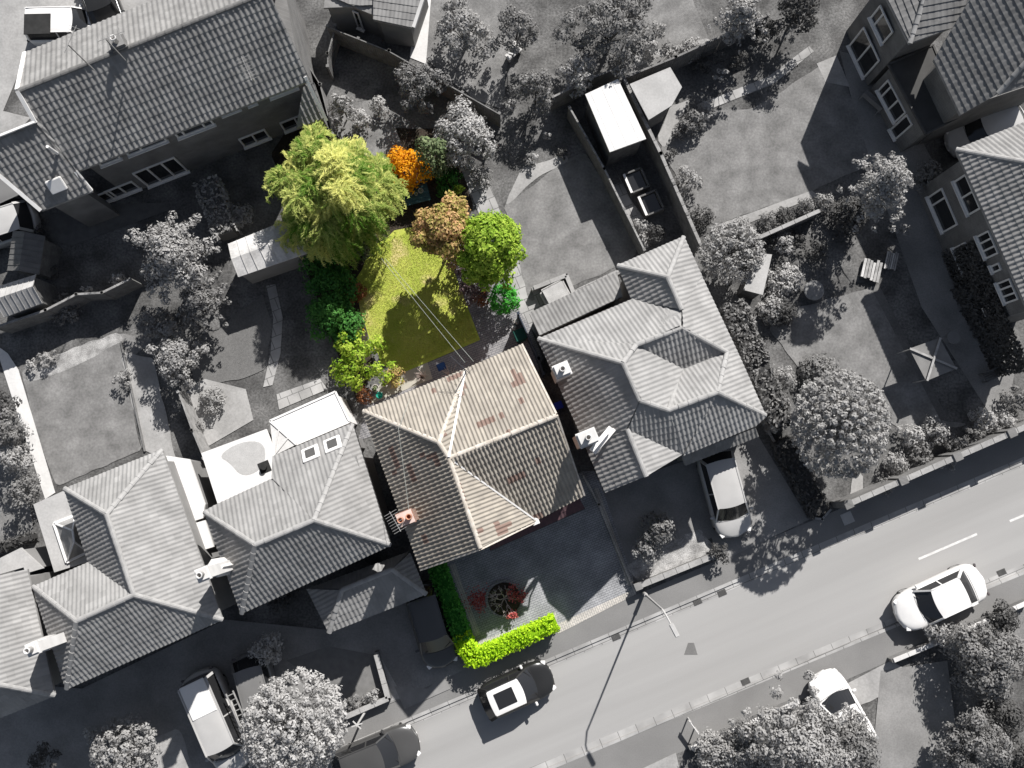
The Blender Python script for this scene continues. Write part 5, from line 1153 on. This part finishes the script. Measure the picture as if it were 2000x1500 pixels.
for x, y, r, h, m, l in (
    (1285, 60, 20, 1.2, L1, 'pale shrub on the top lawn edge'), (1270, 95, 20, 1.0, L4, 'whitish shrub beside the top lawn corner'), (1350, 95, 24, 1.0, L1, 'loose shrub on the pale gravel strip at the top'), (1310, 98, 18, .9, L2, 'small shrub on the pale gravel strip left of the looser one'),
    (1210, 118, 18, 1.4, L2, 'shrub in the fence corner above the white flat garage'), (1443, 117, 20, 1.4, L3, 'dark round shrub right of another dark one under the open tree'), (1405, 112, 16, 1.3, L3, 'dark round shrub left of its larger twin'), (1409, 144, 14, 1.0, L4, 'bright white flowering ball shrub on the shaded path'),
    (1372, 128, 18, .9, L3, 'low dark shrub left of the white ball shrub'), (1565, 24, 14, 1.2, L4, 'pale topped shrub by the dark top right corner'), (1500, 60, 26, 1.6, L3, 'dim shrub between the open tree and dark tree'),
    (1355, 235, 26, 1.1, L2, 'ragged shrub at the upper left corner of the large lawn'), (1340, 250, 24, .9, L2, 'second ragged shrub at the large lawn corner'), (1380, 215, 20, .9, L1, 'pale shrub on the upper edge of the large lawn'), (1345, 352, 26, 1.3, L1, 'pale shrub against the thick fence beside the large lawn'), (1372, 425, 24, 1.6, L3, 'dark ball shrub at the bottom corner of the large lawn'),
    (1312, 300, 12, .8, L3, 'tiny dark shrub along the thick fence'), (1810, 342, 30, 1.8, L2, 'dim rounded shrub beside the spiky pale tree'), (1500, 430, 20, .9, L2, 'first shrub in the bed under the pale path'), (1535, 420, 20, .9, L3, 'second shrub in the bed under the pale path'), (1575, 405, 20, .9, L2, 'third shrub in the bed under the pale path'), (1610, 395, 20, 1.0, L1, 'fourth shrub in the bed under the pale path'),
    (1450, 445, 22, 1.0, L1, 'shrub where the pale path meets the lumpy shrub tree'), (1533, 477, 20, 1.2, L4, 'pale rosette shaped plant on the dark bed'), (1598, 488, 22, 1.0, L3, 'dim rosette plant right of the pale one'), (1535, 545, 30, .9, L4, 'whitish flowering clump left of the dark lawn shade'),
    (1518, 560, 22, .8, L4, 'bright clump of blossom left of the flat grey disc'), (1508, 605, 30, .9, L1, 'loose pale clump at the left edge of the sunny lawn'), (1530, 610, 28, 1.1, L3, 'dark mound between the pale clumps and sunny lawn'), (1765, 447, 14, 1.2, L1, 'small pale plant near the broken pallets'),
    (1600, 730, 40, 1.0, L2, 'low shrub above the large round tree'), (1530, 740, 24, 1.4, L1, 'pale shrub in line with the long right hedge'), (1780, 850, 24, 1.2, L4, 'white flowered shrub in the wall border'), (1830, 845, 26, 1.3, L1, 'round shrub in the wall border'), (1800, 885, 24, 1.0, L2, 'shrub close to the wall piers'), (1750, 905, 24, 1.1, L1, 'shrub at the foot of the large round tree'),
    (1870, 870, 24, 1.2, L2, 'mid grey shrub in the wall border'), (1855, 905, 16, .8, L1, 'small shrub right by the second wall pier'), (1925, 820, 24, 1.3, L4, 'tufted pale grass clump in the wall border'), (1965, 830, 26, 1.2, L1, 'grassy mound near the right end of the wall border'), (1990, 780, 26, 1.6, L2, 'dark shrub at the right edge above the wall border'), (1730, 950, 18, 1.0, L2, 'small shrub next to the pale garden path'), (1900, 850, 20, 1.0, L2, 'leafy shrub under the tufted grass clump'),
    (1285, 1035, 34, 2.4, L2, 'open flowering shrub standing in the shaded drive bed'), (1262, 1075, 28, 1.8, L1, 'pale lower shrub at the edge of the gravel bed'), (1405, 1080, 20, 1.2, L3, 'dark ball at the end of the low front wall'), (1450, 1040, 16, .8, L1, 'spiky tuft between the silver car and the pavement'),
    (470, 420, 26, 1.0, L1, 'round pale shrub at the end of the long pale hedge strip'), (880, 240, 18, 1.6, L3, 'dark shrub tucked into the fence end'), (1000, 205, 12, .9, L4, 'little bright shrub at the end of the long fence'), (700, 230, 22, 1.2, L4, 'bright shrub at the top of the small sunny lawn'), (740, 205, 20, 1.0, L4, 'bright pale shrub left of the shaded lawn part'), (655, 245, 18, 1.2, L1, 'shrub touching the top of the willow'),
    (915, 320, 18, 1.4, L1, 'pale shrub right of the olive bush'), (940, 345, 22, 1.2, L2, 'grey shrub along the strip right of the olive bush'), (1040, 310, 14, .8, L4, 'white flowers at the top corner of the square lawn'), (1070, 265, 10, .6, L4, 'tiny white flowers in the black shade'), (1225, 292, 12, .8, L4, 'small white blossom under the white flat garage'),
    (1250, 445, 18, .9, L1, 'shrub at the end of the cold frames'), (1280, 455, 22, .9, L3, 'dim shrub by the thick fence and cold frames'), (10, 840, 34, 2.4, L2, 'mottled shrub at the left edge beyond the white path'), (45, 960, 30, 2.2, L2, 'shrub left of the lower white path'), (30, 900, 30, 2.2, L1, 'shrub in the middle of the row left of the white path'), (5, 790, 26, 2.0, L3, 'topmost shrub left of the white path'),
    (125, 605, 28, 1.0, L2, 'plant spilling over the left fence'), (170, 570, 12, .9, L4, 'white flowers on the left fence top'), (230, 545, 16, 1.0, L4, 'bright white ball on the left fence top'), (300, 630, 30, 2.2, L2, 'shrub under the broad spiky tree'), (330, 650, 26, 2.0, L1, 'pale shrub linking the two left trees'), (90, 700, 18, .7, L1, 'low plant at the top of the left lawn'),
    (60, 712, 12, .7, L4, 'white plant beside the top of the white path'), (240, 740, 18, 1.0, L1, 'small shrub along the pale strip of the left lawn'), (415, 780, 26, .9, L1, 'plant in the small paved yard'), (385, 830, 16, .8, L2, 'dim plant in the small paved yard'), (520, 1270, 30, 2.0, L4, 'leafy pale bush at the nose of the dark car'), (545, 1160, 30, 1.4, L3, 'large dim bush under the front eaves'),
    (180, 1435, 16, .8, L4, 'white flowered tuft near the bottom left lawn'), (82, 1480, 24, 1.6, L3, 'dark plant in the bottom left drive'), (690, 1375, 16, .7, L2, 'low plant behind the dark front wall'), (725, 1365, 16, .7, L1, 'pale low plant behind the dark front wall'),
    (1410, 1490, 46, 1.8, L1, 'pale shrub behind the near low wall at the bottom'), (1455, 1440, 34, 1.6, L2, 'shrub along the near low wall'), (1830, 1235, 26, 1.6, L1, 'open shrub reaching over the near pavement below the white saloon'), (1880, 1255, 34, 1.6, L1, 'shrub behind the near wall right of the open one'), (1960, 1210, 30, 1.4, L3, 'dark shrub behind the near wall at the right edge'),
    (1960, 1400, 40, 2.0, L3, 'dark shrub at the bottom right edge'), (1850, 1490, 30, 1.8, L1, 'pale shrub at the very bottom right'), (1990, 1480, 30, 1.8, L3, 'black shrub in the bottom right corner'), (1662, 1448, 56, 2.6, L2, 'shrub under the white car across the road'), (25, 340, 20, 1.2, L3, 'dark shrub by the left end of the terrace'), (215, 70, 10, .8, L3, 'dark moss tuft behind the terrace chimney') if False else (70, 460, 22, 1.0, L3, 'dark shrub between the greenhouse and terrace'),
    (100, 530, 16, .8, L3, 'dim plants right of the greenhouse'), (1100, 300, 12, .6, L3, 'dark plant at the corner of the square lawn'), (1500, 470, 18, 1.0, L3, 'dark plant in the deep shade right of the lumpy shrub tree'), (1660, 420, 40, 1.8, L3, 'dark foliage under the spiky pale tree'), (1560, 470, 18, .8, L3, 'flat dark plant beside the dim rosette')):
    nm = 'shrub'
    shrub(nm, l, x, y, r, h, m, size=.09 if r > 24 else .08, n=max(5, int(r / 2.4)), group=G2, jit=.2)
hedge('hedge', 'long pale clipped hedge strip between the terrace gardens', [(405, 365), (432, 440)], 1.1, 1.3, L1, size=.13, corem=L2)
hedge('hedge', 'long dark hedge running down beside the right neighbour roof', [(1440, 605), (1475, 690), (1530, 820)], 1.1, 1.7, L2, size=.13, corem=L3)
hedge('hedge', 'dark shaded planting strip inside the long curved kerb beside the big round tree', [(1535, 870), (1600, 990)], 1.0, .7, L3, size=.13, corem=L3)
hedge('hedge', 'bushy growth along the boundary below the right house windows', [(1895, 560), (1935, 640)], .6, 1.2, L3, size=.12, corem=L3)
hedge('hedge', 'low dark hedge along the left edge garden bottom', [(-20, 1075), (55, 1050)], .4, .7, L3, size=.12, corem=L3)
# ivy on the right house wall
o_ = P(1925, 600, 1); C = []
for _ in range(9000):
    u = random.uniform(.5, 7.0); z_ = random.uniform(.05, 3.2); C.append((WA_IVY + U_IVY * u + N_IVY * random.uniform(.02, .22) + Vector((0, 0, z_))).to_tuple())
C = np.array(C); k = len(C); o = leaf_mesh('ivy', C, rsphere(k) * .7 + np.array(N_IVY), rsphere(k), .085, .05, np.random.rand(k), L3, None, (o_.x, o_.y, 0)); tag(o, 'dark ivy covering the lower wall of the tall right edge house', 'ivy')
# ------------------------------------------------------------------ fences and walls
PW = mat('fence_wood_grey', g(.19), g(.13), scale=3, fine=25, amt=.2); PWL = mat('fence_wood_pale', g(.30), g(.2), scale=3, fine=25, amt=.2)
run('fence', 'long diagonal timber fence from the top centre house to the pale tree', 'fence', [(640, 52), (760, 100), (975, 222)], 1.7, .05, PW, post=(1.85, .09, .05), panels=True, group='timber fences')
run('fence', 'shadowy fence side dropping from the top centre beside the terrace', 'fence', [(655, 50), (640, 105), (640, 130)], 1.5, .05, PW, post=(1.85, .09, .05), panels=True, group='timber fences')
run('fence', 'thick tall fence between the white flat garage and the large right lawn', 'fence', [(1218, 152), (1290, 300), (1368, 478)], 1.8, .08, PW, post=(1.85, .1, .05), cap=(.08, PWL), group='timber fences')
run('fence', 'thin fence along the left side of the white flat garage down to the square lawn', 'fence', [(1112, 210), (1180, 330), (1258, 488)], 1.4, .05, PW, post=(1.85, .08, .02), cap=(.04, PWL), group='timber fences')
run('fence', 'short fence from the oval tree to the top of the white flat garage', 'fence', [(1080, 190), (1150, 155), (1213, 130)], 1.7, .05, PW, post=(1.85, .08, .04), cap=(.05, PWL), group='timber fences')
run('fence', 'fence running right from the five sided summerhouse under the open tree', 'fence', [(1225, 150), (1320, 112), (1500, 30)], 1.7, .05, PW, post=(1.85, .08, .04), panels=True, cap=(.05, PW), group='timber fences')
run('fence', 'left garden fence with pale top rail below the greenhouse', 'fence', [(-10, 640), (90, 606), (150, 575), (200, 572), (255, 545)], 1.6, .05, PW, post=(1.85, .08, .04), cap=(.06, PWL), group='timber fences')
run('fence', 'fence edge right of the pale yard behind the left flat roof', 'fence', [(348, 765), (375, 840), (398, 895)], 1.5, .06, PWL, post=(1.85, .08, .04), group='timber fences')
run('fence', 'dark fence in the shade along the right of the terrace end', 'fence', [(560, 60), (625, 165), (650, 262)], 1.5, .05, PW, post=(1.85, .08, .04), group='timber fences')
run('fence', 'dark panel fence down the right side of the coloured garden passage', 'fence', [(1012, 612), (1052, 700), (1062, 730)], 1.5, .05, mat('fence_blue_grey', (.05, .06, .08), (.04, .05, .065)), post=(1.85, .08, .04), group='timber fences')
run('garden_wall', 'front garden wall with piers along the shaded pavement at right', 'garden wall', [(1656, 985), (2080, 800)], 1.85, .2, BRICKG, cap=(.06, CONC), post=(2.72, .34, .1))
run('garden_wall', 'thin pale topped wall under the bed of the pale path', 'garden wall', [(1478, 466), (1600, 412)], 1.2, .14, BRICKG, cap=(.05, CONC))
run('garden_wall', 'low front wall with dark face beside the open shrub gravel bed', 'garden wall', [(1246, 1145), (1395, 1085)], .55, .22, BRICKG, cap=(.06, CONC), post=(3.6, .3, .08))
run('garden_wall', 'low dark faced front wall near the big pale tree', 'garden wall', [(675, 1400), (758, 1364), (735, 1278)], .5, .2, BRICKG, cap=(.05, CONC))
run('garden_wall', 'near pavement wall in front of the bottom shrubs', 'garden wall', [(1350, 1462), (1480, 1405), (1560, 1370)], .5, .16, BRICKG, cap=(.05, CONCW))
run('garden_wall', 'near pavement wall with planter frames by the right edge', 'garden wall', [(1745, 1290), (1830, 1255), (2010, 1175)], .5, .16, BRICKG, cap=(.05, CONCW))
run('kerb_edging', 'rounded kerb edging around the planting strip beside the silver car drive', 'edging', [(1500, 840), (1538, 905), (1575, 985), (1590, 1012), (1606, 1014), (1622, 996)], .16, .1, SLABG)
run('kerb_edging', 'thin dark edging line beside the left grey lawn', 'edging', [(236, 668), (282, 880)], .12, .08, PW)
run('side_wall', 'side wall with pipes in the gap beside the left neighbour house', 'garden wall', [(845, 1098), (836, 1060)], 1.2, .12, BRICK)
run('drive_edging', 'low blue grey kerb along the right edge of the block paved drive', 'edging', [(1140, 930), (1170, 985), (1238, 1150)], .18, .1, BLOCKE)
# ------------------------------------------------------------------ wires and small things
def wire(lab, a, c, sag=.15, r=.009, m=None):
    a, c = P(*a), P(*c); b = B((a.x, a.y, a.z)); b.tube([a.lerp(c, i / 12) - Vector((0, 0, 4 * sag * (i / 12) * (1 - i / 12))) for i in range(13)], r, 5)
    tag(b.out('wire', m or mat('cable', (.3, .31, .28), (.3, .31, .28), amt=0)), lab, 'wire', 'telephone wires over the green garden')
wire('telephone wire over the green lawn, the left one of the close pair', (745, 505, 5.4), (908, 708, 6.4))
wire('telephone wire over the green lawn, the right one of the close pair', (752, 505, 5.4), (925, 706, 6.3))
wire('thin wire from the brick chimney over the shaded slope to the back eaves', (799, 1000, 7.6), (778, 838, 7.0), .05, .010)
wire('short wire end crossing the pale back slope to the eaves', (778, 838, 7.0), (803, 772, 5.2), .03, .010)
lamp_post(1257, 1158, 6.2, 1320, 1237, 'tall pale street lamp casting a long thin shadow across the road')
p = P(714, 1389, 0); t = thing('telegraph_pole', 'pale stay pole standing on the front wall by the big pale tree', 'pole', (p.x, p.y, 0)); q = B(); q.tube([(0, 0, 0), (0, 0, 2.6)], [.06, .045], 8); q.out('pole', MATS['lamp_steel'], t)
for a in (.3, 2.4): q = B(); q.box((.0, 0, 2.5), (.5, .05, .05), a); q.out('crossarm', MATS['lamp_steel'], t)
p = P(1349, 1412, 0); t = thing('road_sign', 'low street name board on two posts at the near pavement edge', 'sign', (p.x, p.y, 0), -.95); q = B(); q.box((0, 0, .75), (.75, .04, .2), 0, .01); q.out('board', WHITE, t)
for s in (-.28, .28): q = B(); q.tube([(s, .03, 0), (s, .03, .85)], .035, 8); q.out('post', MATS['lamp_steel'], t)
# rotary dryer frame, round table, pallets
cn = [P(x, y, 1.6) for x, y in ((1776, 681), (1835, 660), (1868, 720), (1809, 744))]; c = sum(cn, Vector()) / 4; t = thing('garden_swing', 'square canopy frame with pale crossed bars at the edge of the shade', 'canopy', (c.x, c.y, 0)); q = B((c.x, c.y, 0))
q.bar(cn[0] + Vector((0, 0, .06)), cn[2] + Vector((0, 0, .06)), .10, .06); q.out('crossbar', WOODL, t); q = B((c.x, c.y, 0)); q.bar(cn[1] + Vector((0, 0, .1)), cn[3] + Vector((0, 0, .1)), .10, .06); q.out('crossbar', WOODL, t)
q = B((c.x, c.y, 0)); q.slab([cn[0], cn[1], cn[2], cn[3]], Vector((0, 0, -.03))); q.out('canopy', mat('canopy_cloth', g(.20), g(.17), amt=.08), t)
for k in cn: q = B((c.x, c.y, 0)); kk = k.lerp(c, .06); q.tube([(kk.x, kk.y, 0), (kk.x, kk.y, 1.55)], .03, 6); q.out('leg', WOODL, t)
def rtable(x, y, r, h, m, l, nm='round_table'):
    p = P(x, y, h); t = thing(nm, l, 'table', (p.x, p.y, 0)); q = B(); q.lathe((0, 0, h - .04), [(r, 0), (r, .04)], 24); q.out('tabletop', m, t); q = B(); q.lathe((0, 0, 0), [(.22, 0), (.2, .04), (.04, .08), (.04, h - .04)], 12); q.out('pedestal', m, t)
rtable(1863, 659, .32, .7, mat('table_top', g(.22), g(.2)), 'round grey table on the shaded patio near the canopy frame')
rtable(1590, 567, .5, .4, mat('disc_top', g(.26), g(.18), scale=8, amt=.1), 'flat ribbed grey disc table in the middle of the tree shade', 'low_table')
for x, y, w_, h_, rz, l in ((1702, 528, .95, 1.1, -.25, 'larger weathered pallet propped beside the dark lawn'), (1741, 508, .6, 1.0, -.25, 'smaller bright pallet right of the larger one')):
    p = P(x, y, .3); t = thing('pallet', l, 'pallet', (p.x, p.y, 0), rz, 'pallets beside the dark lawn')
    for k in range(6): q = B(); q.box(((k - 2.5) * w_ / 6, random.uniform(-.06, .06), .32), (w_ / 6 - .03, h_ * random.uniform(.8, 1.1), .03)); q.out('board', WOODL if k % 3 else FIBRE, t)
    q = B(); q.box((0, -.35, .16), (w_, .08, .3)); q.box((0, .35, .16), (w_, .08, .3)); q.out('bearer', WOOD, t)
def bench(x, y, rz, l, m, nm='garden_bench'):
    p = P(x, y, .45); t = thing(nm, l, 'bench', (p.x, p.y, 0), rz)
    q = B(); [q.box((0, -.16 + k * .11, .45), (1.2, .09, .03)) for k in range(4)]; q.out('seat', m, t); q = B(); [q.box((0, .27, .6 + k * .12), (1.2, .03, .08)) for k in range(3)]; q.out('backrest', m, t)
    for sx in (-.55, .55):
        for sy in (-.18, .24): q = B(); q.box((sx, sy, .25), (.06, .06, .5)); q.out('leg', m, t)
bench(1706, 196, ANG + 2.0, 'pale bench seat against the brick house patio', mat('bench_pale', g(.24), g(.2))); bench(1868, 500, ANG - 1.2, 'dark metal chair frame under the right house window', WOOD, 'garden_chair'); bench(1945, 730, ANG, 'black seat in the shade at the right edge patio', WOOD)
for x, y, l, m in ((1382, 1000, 'x', 0),) if False else (): pass
run('timber_steps', 'shadowy timber deck edge in the dark garden below the top centre house', 'edging', [(640, 128), (655, 60)], .3, .2, WOOD)
p = P(1003, 92, 1); t = thing('garden_chair', 'white angular garden seat in the dark top garden', 'seat', (p.x, p.y, 0), .7); q = B(); q.box((0, 0, .4), (.9, .35, .05), 0, .02); q.out('seat', RENDERW, t); q = B(); q.box((.3, .15, .6), (.3, .5, .05), .5); q.out('backrest', RENDERW, t)
for sx in (-.35, .35): q = B(); q.box((sx, 0, .2), (.06, .3, .4)); q.out('leg', RENDERW, t)
# ------------------------------------------------------------------ vehicles
PWH = paint('paint_white', g(.72)); PSI = paint('paint_silver', g(.42), .3, .5); PBK = paint('paint_black', g(.018), .25, .5); PDG = paint('paint_dark_grey', g(.06), .3, .5); PMG = paint('paint_mid_grey', g(.17), .3, .5)
Z = -RW
car('saloon_car', 'white saloon parked half on the near pavement at the right', 1838, 1168, 1700, 1232, 4.45, 1.85, PWH, kind='saloon', hood=.25, z=Z + .1)
car('small_car', 'small black hatchback with white roof and mirrors, parked by the lime hedge', 1010, 1348, 1120, 1298, 3.55, 1.68, PBK, roofm=PWH, kind='mini', top=.62, Ht=1.4, sun=PWH, z=Z, rear=.05)
car('estate_car', 'silver car parked nose to the road on the right neighbour drive', 1417, 963, 1444, 1062, 4.25, 1.78, PSI, kind='estate', hood=.22, Ht=1.5)
v_ = car('van', 'silver panel van with a ladder on its roof beside the big pale tree', 424, 1408, 468, 1510, 4.9, 1.85, PSI, kind='van', hood=.17, Ht=1.85, cat='van')
tt_ = thing('ladder', 'aluminium ladder leaning along the flank of the silver van', 'ladder', (0, 0, 0)); q = B(); a, c = P(448, 1352, 1.75), P(492, 1452, 1.75); s_ = (c - a).normalized().cross(Vector((0, 0, 1))) * .17
q.bar(a - s_, c - s_, .05, .07); q.bar(a + s_, c + s_, .05, .07); q.out('rail', LEAD, tt_); q = B()
for k in range(10): m_ = a.lerp(c, (k + .5) / 10); q.bar(m_ - s_, m_ + s_, .035, .035)
q.out('rung', LEAD, tt_)
q = B(); m_ = P(424, 1350, 1.9); rzv = v_.rotation_euler.z; q.box((-1.35, 0, 1.86), (1.6, 1.2, .05), 0, .02); q.out('roof_panel', PWH, v_)  # sunlit rear of the van roof, painted in as a white panel
car('dark_car', 'dark grey car in shade between the van and the pale bush', 505, 1360, 530, 1450, 4.1, 1.7, PMG, kind='hatch')
car('dark_car', 'black car parked in the shade of the low garage left of the hedge', 842, 1222, 868, 1310, 4.0, 1.72, PDG, kind='hatch', hood=.22)
car('dark_car', 'dark car pulled out at the bottom edge below the big pale tree', 732, 1478, 830, 1438, 4.2, 1.75, PDG, kind='hatch', z=Z)
car('white_car', 'white car partly hidden by trees on the drive across the road', 1648, 1392, 1608, 1322, 4.0, 1.7, PWH, kind='hatch')
v_ = car('pickup_truck', 'white pickup with dark load bed in the light yard at the top left', 128, 52, 215, 50, 3.9, 1.7, PWH, kind='van', hood=.22, Ht=1.6, cat='pickup')
q = B(); q.box((-1.0, -.25, 1.62), (1.3, 1.05, .05), 0, .01); q.out('load_bed', BLACKP, v_)
car('dark_car', 'black car next to the white pickup at the top left', 200, 14, 225, 80, 4.1, 1.7, PBK, kind='hatch')
car('dark_car', 'mid grey car cut by the left edge beside the terrace', -5, 385, -60, 410, 4.1, 1.7, PMG, kind='hatch')
car('silver_car', 'silver car cut by the left edge under the grey one', -8, 445, -60, 462, 4.0, 1.75, PSI, kind='hatch')
car('silver_car', 'pale car squeezed behind the brick house at the right edge', 1930, 252, 1860, 280, 4.1, 1.7, PSI, kind='hatch', hood=.24)
